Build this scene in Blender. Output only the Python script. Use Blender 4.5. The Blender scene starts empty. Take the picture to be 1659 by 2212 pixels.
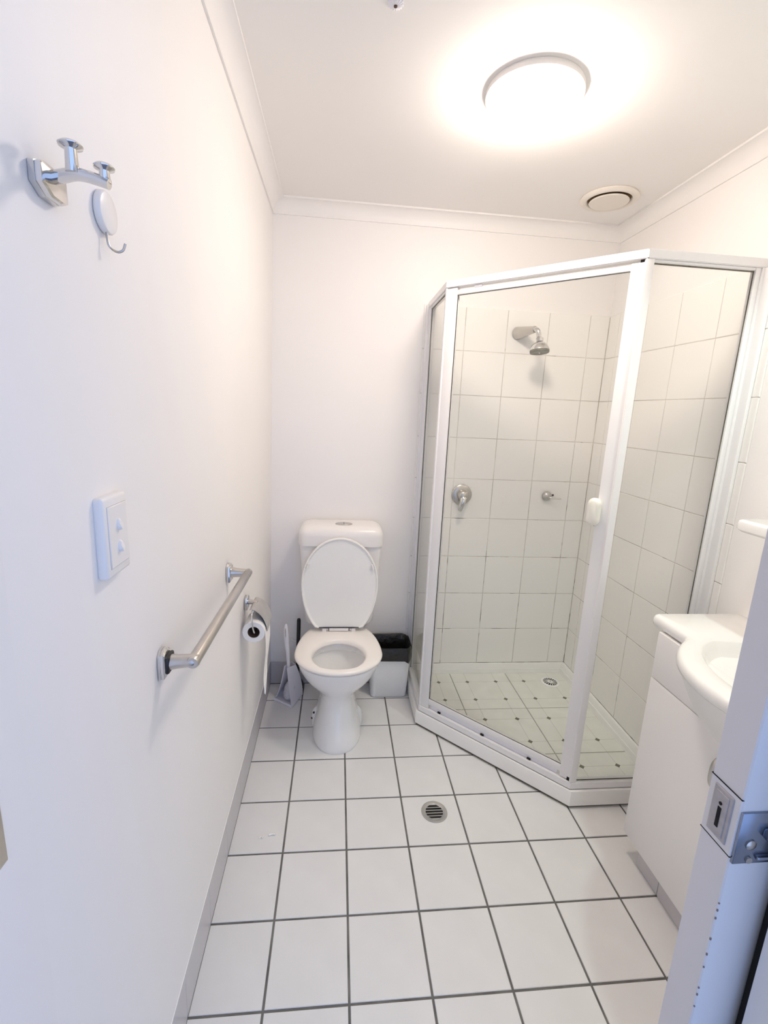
import bpy, bmesh, math, random
from mathutils import Vector, Matrix

random.seed(7)
PI = math.pi
SC = bpy.context.scene
COL = SC.collection

# ------------------------------------------------------------------ camera
# a tall phone frame held in the bathroom doorway, tipped down a little
CAM_POS = Vector((0.3257, 0.0, 1.3899))
cam_right = Vector((0.99461, -0.09412, 0.04350))
cam_down = Vector((0.02262, -0.21320, -0.97675))
cam_fwd = cam_right.cross(cam_down).normalized()
cam_down = cam_fwd.cross(cam_right).normalized()
cd = bpy.data.cameras.new('camera')
cam = bpy.data.objects.new('camera', cd)
COL.objects.link(cam)
cd.sensor_fit = 'VERTICAL'
cd.sensor_height = 36.0
cd.lens = 1014.17 * 36.0 / 2212.0
cd.clip_start = 0.02
cam.matrix_world = Matrix((
    (cam_right.x, -cam_down.x, -cam_fwd.x, CAM_POS.x),
    (cam_right.y, -cam_down.y, -cam_fwd.y, CAM_POS.y),
    (cam_right.z, -cam_down.z, -cam_fwd.z, CAM_POS.z),
    (0, 0, 0, 1)))
SC.camera = cam

# ------------------------------------------------------------------ world: cool daylight of the hall behind the doorway
W = bpy.data.worlds.new('daylight')
SC.world = W
W.use_nodes = True
wn = W.node_tree
wn.nodes['Background'].inputs[0].default_value = (0.44, 0.60, 1.0, 1)
wn.nodes['Background'].inputs[1].default_value = 1.6

SC.view_settings.view_transform = 'Standard'
SC.view_settings.look = 'None'
SC.view_settings.exposure = 0.0
SC.view_settings.gamma = 1.0
SC.view_settings.use_curve_mapping = False
LAMP_STRENGTH = 62.0
# many white surfaces: let the light bounce on
SC.cycles.max_bounces = 8
SC.cycles.diffuse_bounces = 8
SC.cycles.glossy_bounces = 3
SC.cycles.caustics_reflective = False
SC.cycles.caustics_refractive = False
SC.cycles.use_light_tree = False
W.cycles.sampling_method = 'NONE'
LAMP_COLOR = (1.0, 0.86, 0.745)

# ------------------------------------------------------------------ key measures (metres)
def wl(z):                       # left wall is a touch out of plumb
    return 0.0085 + 0.0118 * z
BW = 2.2116                      # face of the back wall tiles
RW = 1.5704                      # face of the right wall tiles
TT = 0.005                       # wall tile thickness
CEIL = 2.23
FRONT = 0.44                     # room side of the front wall

# ------------------------------------------------------------------ materials
def new_mat(name):
    m = bpy.data.materials.new(name)
    m.use_nodes = True
    nt = m.node_tree
    return m, nt, nt.nodes['Principled BSDF']

def mat(name, col, rough=0.5, metal=0.0, var=0.03, scale=6.0, bump=0.0, bscale=200.0, coat=0.0, spec=0.5, emit=None, estr=0.0, sss=0.0):
    m, nt, b = new_mat(name)
    N, L = nt.nodes, nt.links
    tc = N.new('ShaderNodeTexCoord')
    nz = N.new('ShaderNodeTexNoise'); nz.inputs['Scale'].default_value = scale; nz.inputs['Detail'].default_value = 2
    L.new(tc.outputs['Object'], nz.inputs['Vector'])
    rp = N.new('ShaderNodeValToRGB')
    rp.color_ramp.elements[0].position = 0.3
    rp.color_ramp.elements[1].position = 0.7
    rp.color_ramp.elements[0].color = (*[max(0, c * (1 - var)) for c in col], 1)
    rp.color_ramp.elements[1].color = (*[min(1, c * (1 + var * 0.4)) for c in col], 1)
    L.new(nz.outputs['Fac'], rp.inputs['Fac'])
    L.new(rp.outputs['Color'], b.inputs['Base Color'])
    b.inputs['Roughness'].default_value = rough
    b.inputs['Metallic'].default_value = metal
    b.inputs['Specular IOR Level'].default_value = spec
    b.inputs['Coat Weight'].default_value = coat
    if bump > 0.1:
        n2 = N.new('ShaderNodeTexNoise'); n2.inputs['Scale'].default_value = bscale; n2.inputs['Detail'].default_value = 3
        L.new(tc.outputs['Object'], n2.inputs['Vector'])
        bp = N.new('ShaderNodeBump'); bp.inputs['Strength'].default_value = bump; bp.inputs['Distance'].default_value = 0.002
        L.new(n2.outputs['Fac'], bp.inputs['Height'])
        L.new(bp.outputs['Normal'], b.inputs['Normal'])
    if emit:
        b.inputs['Emission Color'].default_value = (*emit, 1)
        b.inputs['Emission Strength'].default_value = estr
    return m

M = {}
M['paint'] = mat('wall_paint', (0.88, 0.86, 0.845), 0.55, var=0.015, scale=2.5, bump=0.05, bscale=120)
M['ceiling'] = mat('ceiling_paint', (0.86, 0.84, 0.82), 0.8, var=0.01, scale=2)
M['trim'] = mat('trim_gloss_paint', (0.87, 0.85, 0.835), 0.45, var=0.015)
M['floortile'] = mat('floor_tile_glaze', (0.75, 0.745, 0.74), 0.32, var=0.035, scale=9, bump=0.04, bscale=60)
M['grout'] = mat('floor_grout', (0.17, 0.165, 0.155), 0.9, var=0.35, scale=14, bump=0.3)
M['skirt'] = mat('skirting_tile_glaze', (0.56, 0.54, 0.55), 0.35, var=0.03, scale=9)
M['walltile'] = mat('wall_tile_glaze', (0.88, 0.865, 0.835), 0.22, var=0.012, scale=5, bump=0.02, bscale=25)
M['wallgrout'] = mat('wall_grout', (0.66, 0.62, 0.57), 0.9, var=0.35, scale=7)
# grime in the wall grout, heavier low down where it stays wet
nt = M['wallgrout'].node_tree; b = nt.nodes['Principled BSDF']; src = b.inputs['Base Color'].links[0].from_socket
geo = nt.nodes.new('ShaderNodeNewGeometry'); sep = nt.nodes.new('ShaderNodeSeparateXYZ'); nt.links.new(geo.outputs['Position'], sep.inputs[0])
mr = nt.nodes.new('ShaderNodeMapRange'); mr.inputs[1].default_value = 0.1; mr.inputs[2].default_value = 1.5; mr.inputs[3].default_value = 0.10; mr.inputs[4].default_value = -0.08
nt.links.new(sep.outputs['Z'], mr.inputs[0])
nz = nt.nodes.new('ShaderNodeTexNoise'); nz.inputs['Scale'].default_value = 16; nz.inputs['Detail'].default_value = 3; nt.links.new(geo.outputs['Position'], nz.inputs['Vector'])
ad = nt.nodes.new('ShaderNodeMath'); nt.links.new(nz.outputs['Fac'], ad.inputs[0]); nt.links.new(mr.outputs[0], ad.inputs[1])
rp = nt.nodes.new('ShaderNodeValToRGB'); rp.color_ramp.elements[0].position = 0.60; rp.color_ramp.elements[1].position = 0.72; nt.links.new(ad.outputs[0], rp.inputs[0])
mc = nt.nodes.new('ShaderNodeMixRGB'); mc.inputs['Color2'].default_value = (0.12, 0.10, 0.07, 1)
nt.links.new(rp.outputs[0], mc.inputs['Fac']); nt.links.new(src, mc.inputs['Color1']); nt.links.new(mc.outputs[0], b.inputs['Base Color'])
M['acrylic'] = mat('white_acrylic', (0.87, 0.86, 0.84), 0.25, var=0.02, scale=7)
M['ceramic'] = mat('white_ceramic', (0.84, 0.835, 0.83), 0.12, var=0.01, scale=5, coat=0.3)
M['plastic'] = mat('white_plastic', (0.84, 0.82, 0.80), 0.28, var=0.012, scale=8)
M['seat'] = mat('cream_seat_plastic', (0.87, 0.83, 0.79), 0.22, var=0.012, scale=8)
M['lidplastic'] = mat('open_lid_plastic', (0.87, 0.86, 0.83), 0.3, var=0.012, scale=8)
M['alu'] = mat('white_powder_coat', (0.84, 0.83, 0.83), 0.3, var=0.01, scale=8)
M['rubber'] = mat('dark_rubber', (0.02, 0.018, 0.016), 0.6, var=0.2)
M['black'] = mat('black_plastic', (0.012, 0.012, 0.014), 0.35, var=0.2)
M['chrome'] = mat('chrome', (0.74, 0.73, 0.72), 0.10, 1.0, var=0.03, scale=20)
M['satin'] = mat('satin_chrome', (0.60, 0.575, 0.545), 0.28, 1.0, var=0.05, scale=30)
M['steel'] = mat('drain_steel', (0.55, 0.55, 0.54), 0.3, 1.0, var=0.06, scale=60)
M['dark'] = mat('dark_void', (0.01, 0.008, 0.007), 0.9, var=0.1)
M['seal'] = mat('grimy_sealant', (0.13, 0.12, 0.085), 0.8, var=0.5, scale=12)
M['laminate'] = mat('white_laminate', (0.85, 0.835, 0.82), 0.3, var=0.01, scale=4)
M['bench'] = mat('gloss_white_bench', (0.87, 0.86, 0.835), 0.15, var=0.008, scale=4, coat=0.3)
M['doorpaint'] = mat('door_paint', (0.80, 0.775, 0.775), 0.45, var=0.02, scale=5, bump=0.04, bscale=90)
M['binplastic'] = mat('bin_plastic', (0.83, 0.84, 0.84), 0.4, var=0.015)
M['paper'] = mat('tissue_paper', (0.84, 0.83, 0.82), 0.95, var=0.02, scale=40, bump=0.25, bscale=300)
M['core'] = mat('cardboard_core', (0.10, 0.065, 0.045), 0.9, var=0.2)
M['greyplastic'] = mat('translucent_grey_plastic', (0.80, 0.79, 0.83), 0.35, var=0.03)
M['bristle'] = mat('white_bristle', (0.70, 0.69, 0.72), 0.8, var=0.12, scale=120, bump=0.6, bscale=400)
M['cream'] = mat('cream_handle_plastic', (0.84, 0.82, 0.74), 0.3, var=0.01)
M['ventplastic'] = mat('vent_plastic', (0.80, 0.75, 0.68), 0.4, var=0.01)
M['ventvoid'] = mat('vent_throat', (0.20, 0.12, 0.05), 0.9, var=0.3)
M['inlay'] = mat('green_inlay', (0.16, 0.165, 0.11), 0.4, var=0.3, scale=200)
M['lever'] = mat('shower_rose_face', (0.20, 0.20, 0.165), 0.35, var=0.2, scale=120)
M['carpet'] = mat('hall_carpet', (0.25, 0.26, 0.30), 0.95, var=0.2, scale=120, bump=0.5, bscale=500)
M['diffuser'] = mat('lit_opal_diffuser', (0.9, 0.88, 0.85), 0.4, emit=LAMP_COLOR, estr=LAMP_STRENGTH)
M['hallpaint'] = mat('hall_paint', (0.52, 0.47, 0.40), 0.7, var=0.02, scale=3)  # darkened so the unseen hall wall sends less blue onto the door edge
M['chip'] = mat('bare_wood_chip', (0.24, 0.20, 0.19), 0.8, var=0.2)
M['halltint_chrome'] = mat('chrome_with_hall_reflection', (0.30, 0.34, 0.42), 0.25, 0.9, var=0.1, scale=40)  # chrome, with the dark bluish hall reflection put into its colour
M['latchmetal'] = mat('painted_latch_metal', (0.50, 0.47, 0.48), 0.45, 0.3, var=0.12, scale=90)
M['jointbed'] = mat('tray_joint', (0.42, 0.42, 0.36), 0.8, var=0.2)
M['caulk'] = mat('white_caulk', (0.86, 0.85, 0.84), 0.5, var=0.03)

# bin liner: glossy wrinkled film
m, nt, b = new_mat('black_film')
b.inputs['Base Color'].default_value = (0.016, 0.015, 0.013, 1); b.inputs['Roughness'].default_value = 0.3
tc = nt.nodes.new('ShaderNodeTexCoord'); nz = nt.nodes.new('ShaderNodeTexNoise'); nz.inputs['Scale'].default_value = 28; nz.inputs['Detail'].default_value = 6
bp = nt.nodes.new('ShaderNodeBump'); bp.inputs['Strength'].default_value = 0.9; bp.inputs['Distance'].default_value = 0.01
nt.links.new(tc.outputs['Object'], nz.inputs['Vector']); nt.links.new(nz.outputs['Fac'], bp.inputs['Height']); nt.links.new(bp.outputs['Normal'], b.inputs['Normal'])
M['film'] = m

# clear safety glass: see-through with a fresnel mirror sheen
m = bpy.data.materials.new('clear_glass'); m.use_nodes = True
nt = m.node_tree; nt.nodes.clear()
out = nt.nodes.new('ShaderNodeOutputMaterial'); mix = nt.nodes.new('ShaderNodeMixShader')
tr = nt.nodes.new('ShaderNodeBsdfTransparent'); gl = nt.nodes.new('ShaderNodeBsdfGlossy'); fr = nt.nodes.new('ShaderNodeLayerWeight')
tc = nt.nodes.new('ShaderNodeTexCoord'); nz = nt.nodes.new('ShaderNodeTexNoise'); rp = nt.nodes.new('ShaderNodeValToRGB')
nz.inputs['Scale'].default_value = 3.0
rp.color_ramp.elements[0].color = (0.985, 0.993, 0.985, 1); rp.color_ramp.elements[1].color = (0.993, 0.998, 0.993, 1)
nt.links.new(tc.outputs['Object'], nz.inputs['Vector']); nt.links.new(nz.outputs['Fac'], rp.inputs['Fac']); nt.links.new(rp.outputs['Color'], tr.inputs['Color'])
gl.inputs['Roughness'].default_value = 0.01; fr.inputs['Blend'].default_value = 0.5
pw = nt.nodes.new('ShaderNodeMath'); pw.operation = 'POWER'; pw.inputs[1].default_value = 5.0
sc_ = nt.nodes.new('ShaderNodeMath'); sc_.operation = 'MULTIPLY_ADD'; sc_.inputs[1].default_value = 0.9; sc_.inputs[2].default_value = 0.022
nt.links.new(fr.outputs['Facing'], pw.inputs[0]); nt.links.new(pw.outputs[0], sc_.inputs[0]); nt.links.new(sc_.outputs[0], mix.inputs['Fac']); nt.links.new(tr.outputs[0], mix.inputs[1]); nt.links.new(gl.outputs[0], mix.inputs[2]); nt.links.new(mix.outputs[0], out.inputs['Surface'])
M['glass'] = m

# shower floor tile with thin printed lines between the inlays
def tray_tile_mat():
    m, nt, b = new_mat('printed_tray_tile')
    N, L = nt.nodes, nt.links
    geo = N.new('ShaderNodeNewGeometry'); sep = N.new('ShaderNodeSeparateXYZ'); L.new(geo.outputs['Position'], sep.inputs[0])
    def line(sock, off):
        a = N.new('ShaderNodeMath'); a.operation = 'ADD'; a.inputs[1].default_value = -off + 15.0 + 0.075; L.new(sock, a.inputs[0])
        md = N.new('ShaderNodeMath'); md.operation = 'MODULO'; md.inputs[1].default_value = 0.15; L.new(a.outputs[0], md.inputs[0])
        s = N.new('ShaderNodeMath'); s.operation = 'SUBTRACT'; s.inputs[1].default_value = 0.075; L.new(md.outputs[0], s.inputs[0])
        ab = N.new('ShaderNodeMath'); ab.operation = 'ABSOLUTE'; L.new(s.outputs[0], ab.inputs[0])
        lt = N.new('ShaderNodeMath'); lt.operation = 'LESS_THAN'; lt.inputs[1].default_value = 0.0007; L.new(ab.outputs[0], lt.inputs[0])
        return lt.outputs[0]
    mx = N.new('ShaderNodeMath'); mx.operation = 'MAXIMUM'
    L.new(line(sep.outputs['X'], 0.865), mx.inputs[0]); L.new(line(sep.outputs['Y'], 0.018), mx.inputs[1])
    nz = N.new('ShaderNodeTexNoise'); nz.inputs['Scale'].default_value = 18; nz.inputs['Detail'].default_value = 6
    L.new(geo.outputs['Position'], nz.inputs['Vector'])
    rp = N.new('ShaderNodeValToRGB')
    rp.color_ramp.elements[0].position = 0.3; rp.color_ramp.elements[1].position = 0.7
    rp.color_ramp.elements[0].color = (0.72, 0.725, 0.67, 1); rp.color_ramp.elements[1].color = (0.78, 0.78, 0.73, 1)
    L.new(nz.outputs['Fac'], rp.inputs['Fac'])
    mc = N.new('ShaderNodeMixRGB'); mc.inputs['Color2'].default_value = (0.46, 0.46, 0.40, 1)
    L.new(mx.outputs[0], mc.inputs['Fac']); L.new(rp.outputs['Color'], mc.inputs['Color1'])
    L.new(mc.outputs['Color'], b.inputs['Base Color']); b.inputs['Roughness'].default_value = 0.3
    return m
M['traytile'] = tray_tile_mat()

# ------------------------------------------------------------------ mesh helpers
class MB:
    def __init__(s): s.v = []; s.f = []
    def add(s, vs, fs):
        o = len(s.v); s.v += [tuple(v) for v in vs]; s.f += [tuple(i + o for i in f) for f in fs]; return s
    def box(s, x0, x1, y0, y1, z0, z1):
        return s.add([(x0, y0, z0), (x1, y0, z0), (x1, y1, z0), (x0, y1, z0), (x0, y0, z1), (x1, y0, z1), (x1, y1, z1), (x0, y1, z1)],
                     [(0, 3, 2, 1), (4, 5, 6, 7), (0, 1, 5, 4), (1, 2, 6, 5), (2, 3, 7, 6), (3, 0, 4, 7)])
    def rbox(s, x0, x1, y0, y1, z0, z1, r=0.004, seg=2, xf=None):
        bm = bmesh.new(); bmesh.ops.create_cube(bm, size=1.0)
        for v in bm.verts:
            v.co = Vector(((x0 + x1) / 2 + v.co.x * (x1 - x0), (y0 + y1) / 2 + v.co.y * (y1 - y0), (z0 + z1) / 2 + v.co.z * (z1 - z0)))
        r = min(r, 0.49 * min(x1 - x0, y1 - y0, z1 - z0))
        bmesh.ops.bevel(bm, geom=bm.edges[:], offset=r, segments=seg, profile=0.5, affect='EDGES')
        bm.verts.index_update()
        vs = [(xf @ v.co if xf else v.co)[:] for v in bm.verts]
        fs = [[v.index for v in f.verts] for f in bm.faces]
        bm.free(); return s.add(vs, fs)
    def loft(s, rings, cap0=True, cap1=True, closed=True):
        n = len(rings[0]); o = len(s.v)
        for r in rings: s.v += [tuple(p) for p in r]
        for i in range(len(rings) - 1):
            for j in range(n if closed else n - 1):
                k = (j + 1) % n
                s.f.append((o + i * n + j, o + i * n + k, o + (i + 1) * n + k, o + (i + 1) * n + j))
        if cap0: s.f.append(tuple(o + j for j in reversed(range(n))))
        if cap1: s.f.append(tuple(o + (len(rings) - 1) * n + j for j in range(n)))
        return s
    def lathe(s, prof, n=32, xf=None, cap0=True, cap1=True):
        rings = []
        for r, z in prof:
            ring = [Vector((r * math.cos(2 * PI * j / n), r * math.sin(2 * PI * j / n), z)) for j in range(n)]
            rings.append([xf @ p for p in ring] if xf else ring)
        return s.loft(rings, cap0, cap1)
    def prism(s, poly, z0, z1):
        return s.loft([[(x, y, z0) for x, y in poly], [(x, y, z1) for x, y in poly]])
    def tube(s, pts, rad, n=12, cap=True, flat=None):
        pts = [Vector(p) for p in pts]
        if not isinstance(rad, (list, tuple)): rad = [rad] * len(pts)
        t0 = (pts[1] - pts[0]).normalized()
        up = Vector((0, 0, 1)) if abs(t0.z) < 0.9 else Vector((0, 1, 0))
        a = t0.cross(up).normalized(); rings = []
        for i, p in enumerate(pts):
            t = (pts[min(i + 1, len(pts) - 1)] - pts[max(i - 1, 0)]).normalized()
            a = (a - t * a.dot(t)).normalized(); bq = t.cross(a)
            fl = flat if flat else (1, 1)
            rings.append([p + a * (rad[i] * fl[0] * math.cos(2 * PI * j / n)) + bq * (rad[i] * fl[1] * math.sin(2 * PI * j / n)) for j in range(n)])
        return s.loft(rings, cap, cap)
    def build(s, name, mt, parent=None, smooth=None, fix=True):
        me = bpy.data.meshes.new(name); me.from_pydata(s.v, [], s.f); me.update()
        if fix:
            bm = bmesh.new(); bm.from_mesh(me); bmesh.ops.recalc_face_normals(bm, faces=bm.faces[:]); bm.to_mesh(me); bm.free()
        if smooth:
            for p in me.polygons: p.use_smooth = True
            me.set_sharp_from_angle(angle=math.radians(smooth))
        me.materials.append(M[mt])
        o = bpy.data.objects.new(name, me); COL.objects.link(o)
        if parent: attach(o, parent)
        return o

def root_matrix(p):
    m = Matrix.Identity(4)
    while p: m = Matrix.Translation(p.location) @ m; p = p.parent if p.type == 'EMPTY' else None
    return m
ABS = {}
def attach(o, parent):
    o.parent = parent
    base = ABS.get(parent.name, Vector((0, 0, 0)))
    o.matrix_parent_inverse = Matrix.Translation(-base)
def thing(name, label, cat, loc, group=None):
    o = bpy.data.objects.new(name, None); COL.objects.link(o)
    o.empty_display_size = 0.05
    o.location = loc; ABS[o.name] = Vector(loc)
    o['label'] = label; o['category'] = cat
    if group: o['group'] = group
    return o
def tag(o, label, cat, group=None):
    o['label'] = label; o['category'] = cat
    if group: o['group'] = group
    return o
def struct(o, label, cat):
    o['kind'] = 'structure'; o['label'] = label; o['category'] = cat
    return o
def spline(pts, n=8):
    pts = [Vector(p) for p in pts]; out = []
    for i in range(len(pts) - 1):
        p0 = pts[max(i - 1, 0)]; p1 = pts[i]; p2 = pts[i + 1]; p3 = pts[min(i + 2, len(pts) - 1)]
        for k in range(n):
            t = k / n
            out.append(0.5 * ((2 * p1) + (p2 - p0) * t + (2 * p0 - 5 * p1 + 4 * p2 - p3) * t * t + (3 * p1 - p0 - 3 * p2 + p3) * t ** 3))
    out.append(pts[-1]); return out
def frame_xf(origin, zaxis, xhint=(0, 0, 1)):
    z = Vector(zaxis).normalized(); x = Vector(xhint); x = (x - z * x.dot(z))
    if x.length < 1e-5: x = Vector((1, 0, 0)); x = x - z * x.dot(z)
    x.normalize(); y = z.cross(x)
    return Matrix(((x.x, y.x, z.x, origin[0]), (x.y, y.y, z.y, origin[1]), (x.z, y.z, z.z, origin[2]), (0, 0, 0, 1)))
def clip_poly(poly, convex):
    out = list(poly); n = len(convex)
    for i in range(n):
        a = convex[i]; b2 = convex[(i + 1) % n]; inp = out; out = []
        if not inp: break
        def side(p): return (b2[0] - a[0]) * (p[1] - a[1]) - (b2[1] - a[1]) * (p[0] - a[0])
        for j in range(len(inp)):
            p, q = inp[j], inp[(j + 1) % len(inp)]; sp, sq = side(p), side(q)
            if sp >= 0: out.append(p)
            if sp * sq < 0:
                t = sp / (sp - sq); out.append((p[0] + (q[0] - p[0]) * t, p[1] + (q[1] - p[1]) * t))
    return out
def rrect(cx, cy, hx, hy, r, n=6):
    pts = []
    for qx, qy, a0 in ((1, 1, 0), (-1, 1, PI / 2), (-1, -1, PI), (1, -1, 1.5 * PI)):
        for k in range(n + 1):
            a = a0 + PI / 2 * k / n
            pts.append((cx + qx * (hx - r) + r * math.cos(a), cy + qy * (hy - r) + r * math.sin(a)))
    return pts

# ------------------------------------------------------------------ room shell
floor = struct(MB().box(-0.12, 1.72, 0.40, 2.36, -0.10, -0.0025).build('floor', 'grout'), 'square white tile bathroom floor with dark grey grout', 'floor')
hall = struct(MB().box(-1.0, 2.0, -1.0, 0.40, -0.10, -0.004).build('floor', 'carpet'), 'grey carpet of the hall in front of the bathroom doorway', 'floor')
struct(MB().box(-0.12, -0.03, -1.0, 0.285, -0.1, 2.6).build('wall_hall_blocker', 'hallpaint'), 'unseen hall wall added to screen the door edge from blue daylight', 'wall')  # out of view, added to keep blue daylight off the door edge
struct(MB().box(-0.12, 2.0, -1.0, 0.28, 2.5, 2.6).build('ceiling', 'hallpaint'), 'cream painted hall ceiling in front of the doorway', 'ceiling')
z0w, z1w = -0.1, CEIL + 0.05
bm_ = MB().add([(-0.12, FRONT, z0w), (wl(z0w), FRONT, z0w), (wl(z0w), 2.36, z0w), (-0.12, 2.36, z0w), (-0.12, FRONT, z1w), (wl(z1w), FRONT, z1w), (wl(z1w), 2.36, z1w), (-0.12, 2.36, z1w)],
               [(0, 3, 2, 1), (4, 5, 6, 7), (0, 1, 5, 4), (1, 2, 6, 5), (2, 3, 7, 6), (3, 0, 4, 7)])
wall_left = struct(bm_.build('wall_left', 'paint'), 'plain white painted wall carrying the towel rail and light switch', 'wall')
wall_back = struct(MB().box(-0.12, 1.72, BW + TT, 2.36, -0.1, CEIL + 0.05).build('wall_back', 'paint'), 'white wall behind the toilet, tiled inside the shower', 'wall')
wall_right = struct(MB().box(RW + TT, 1.72, 0.28, 2.36, -0.1, CEIL + 0.05).build('wall_right', 'paint'), 'white wall behind the vanity, tiled inside the shower', 'wall')
# front wall: lintel over the doorway and the two skins of the pocket the door slides into
XJ = 0.771
wf = MB().box(-0.12, RW + TT, 0.29, FRONT, 2.03, CEIL + 0.05)
wf.box(XJ + 0.03, RW + TT, 0.405, FRONT, -0.1, 2.03)
wf.box(XJ + 0.03, RW + TT, 0.29, 0.336, -0.1, 2.03)
wf.box(-0.12, -0.02, 0.29, FRONT, -0.1, 2.03)
wall_front = struct(wf.build('wall_front', 'paint'), 'white wall with the sliding door pocket beside the doorway', 'wall')
ceiling = struct(MB().box(-0.12, 1.72, 0.28, 2.36, CEIL, CEIL + 0.1).build('ceiling', 'ceiling'), 'flat off-white painted ceiling', 'ceiling')

# floor tiles
GX = [0.1804 + 0.203 * i for i in range(-1, 8)]
GY = [1.864 + 0.203 * j for j in range(-8, 3)]
G = 0.003
def tile_mesh(sx, sy, t, mt, ch=0.0012):
    # a tile lying flat, its corner at the origin, arrised top edge
    me = bpy.data.meshes.new('tile')
    v = [(0, 0, -t), (sx, 0, -t), (sx, sy, -t), (0, sy, -t), (0, 0, -ch), (sx, 0, -ch), (sx, sy, -ch), (0, sy, -ch),
         (ch, ch, 0), (sx - ch, ch, 0), (sx - ch, sy - ch, 0), (ch, sy - ch, 0)]
    f = [(0, 1, 5, 4), (1, 2, 6, 5), (2, 3, 7, 6), (3, 0, 4, 7), (4, 5, 9, 8), (5, 6, 10, 9), (6, 7, 11, 10), (7, 4, 8, 11), (8, 9, 10, 11)]
    me.from_pydata(v, [], f); me.update(); me.materials.append(M[mt]); return me
TM = {}
def put_tile(parent, name, sx, sy, t, mt, mtx, ch=0.0012):
    key = (round(sx, 4), round(sy, 4), t, mt)
    if key not in TM: TM[key] = tile_mesh(sx, sy, t, mt, ch)
    o = bpy.data.objects.new(name, TM[key]); COL.objects.link(o)
    o.parent = parent; o.matrix_local = mtx
    return o
for i in range(len(GX) - 1):
    for j in range(len(GY) - 1):
        x0, x1 = max(GX[i] + G, 0.0105), min(GX[i + 1] - G, RW)
        y0, y1 = max(GY[j] + G, 0.402), min(GY[j + 1] - G, BW - 0.006)
        if x1 - x0 < 0.01 or y1 - y0 < 0.01: continue
        if x0 > 0.80 and y0 > 1.85: continue           # wholly under the shower tray
        if x0 > 1.19 and y0 > 1.45: continue
        dz = random.uniform(-0.0003, 0.0003)
        put_tile(floor, 'tile', x1 - x0, y1 - y0, 0.006, 'floortile', Matrix.Translation((x0, y0, dz)))

# shower wall tiles
ZR = [0.1039 + 0.1964 * k for k in range(0, 9)] + [1.863]
XB = [0.6965, 0.8878, 1.0842, 1.2806, 1.477, RW]
gw = 0.0013
backing = MB().box(0.6995, RW + 0.004, BW + 0.0012, BW + TT + 0.001, 0.06, 1.860).build('grout_bed', 'wallgrout'); backing.parent = wall_back
for i in range(len(XB) - 1):
    for k in range(len(ZR) - 1):
        x0 = XB[i] + (gw if i else 0); x1 = XB[i + 1] - gw; q0 = ZR[k] + gw; q1 = ZR[k + 1] - (gw if k < 8 else 0)
        mx = Matrix(((1, 0, 0, x0), (0, 0, -1, BW), (0, 1, 0, q0), (0, 0, 0, 1)))
        put_tile(wall_back, 'tile', x1 - x0, q1 - q0, 0.0045, 'walltile', mx)
YR = [1.328, 1.5424, 1.7388, 1.9352, 2.1316, BW]
backing = MB().box(RW + 0.0012, RW + TT + 0.001, 1.332, BW + 0.004, 0.06, 1.860).build('grout_bed', 'wallgrout'); backing.parent = wall_right
for i in range(len(YR) - 1):
    for k in range(len(ZR) - 1):
        y0 = YR[i] + (gw if i else 0); y1 = YR[i + 1] - gw; q0 = ZR[k] + gw; q1 = ZR[k + 1] - (gw if k < 8 else 0)
        # local x -> -Y, local y -> Z, local z -> -X
        mx = Matrix(((0, 0, -1, RW), (-1, 0, 0, y1), (0, 1, 0, q0), (0, 0, 0, 1)))
        put_tile(wall_right, 'tile', y1 - y0, q1 - q0, 0.0045, 'walltile', mx)

# skirting tiles
SK = 0.13
bl = struct(MB().box(wl(0) - 0.004, 0.0088, 0.455, BW + TT, 0.0, SK - 0.003).build('baseboard_left', 'skirt'), 'grey tile skirting along the wall under the towel rail', 'skirting')
for j in range(len(GY) - 1):
    y0, y1 = max(GY[j] + 0.0008, 0.46), min(GY[j + 1] - 0.0008, BW - 0.004)
    if y1 - y0 < 0.01: continue
    mx = Matrix(((0, 0, 1, 0.0105), (1, 0, 0, y0), (0, 1, 0, 0.001), (0, 0, 0, 1)))
    put_tile(bl, 'tile', y1 - y0, SK - 0.001, 0.005, 'skirt', mx, 0.0008)
c = MB().box(wl(SK) - 0.003, 0.0112, 0.46, BW, SK, SK + 0.0035).build('caulk_line', 'caulk'); c.parent = bl
bb = struct(MB().box(0.01, 0.70, BW + 0.0005, BW + TT + 0.002, 0.0, 0.118).build('baseboard_back', 'skirt'), 'grey tile skirting behind the toilet and bin', 'skirting')
for i in range(len(GX) - 1):
    x0, x1 = max(GX[i] + 0.0008, 0.012), min(GX[i + 1] - 0.0008, 0.70)
    if x1 - x0 < 0.01: continue
    mx = Matrix(((1, 0, 0, x0), (0, 0, -1, BW - 0.004), (0, 1, 0, 0.001), (0, 0, 0, 1)))
    put_tile(bb, 'tile', x1 - x0, 0.119, 0.005, 'skirt', mx, 0.0008)

# cove cornice, mitred at the corners
CP = [(0.0, 0.055), (0.0055, 0.055), (0.0055, 0.048)]
for k in range(1, 8):
    a = PI / 2 * k / 8
    CP.append((0.0055 + 0.039 * (1 - math.cos(a)), 0.0065 + 0.0415 * (1 - math.sin(a))))
CP += [(0.0445, 0.0065), (0.050, 0.0065), (0.050, 0.0)]
xl, xr, yb, yf = wl(2.2), RW + TT, BW + TT, FRONT
def cornice(name, fn, label):
    ra = [fn(d, h, 0) for d, h in CP]; rb = [fn(d, h, 1) for d, h in CP]
    me = MB(); n = len(CP)
    me.v = ra + rb
    me.f = [(i, i + 1, n + i + 1, n + i) for i in range(n - 1)]
    o = me.build(name, 'trim', smooth=35, fix=False)
    return struct(o, label, 'cornice')
cornice('trim_1', lambda d, h, e: (xl + d, (yf + d) if e else (yb - d), CEIL - h), 'white cove cornice above the towel rail wall')
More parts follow.
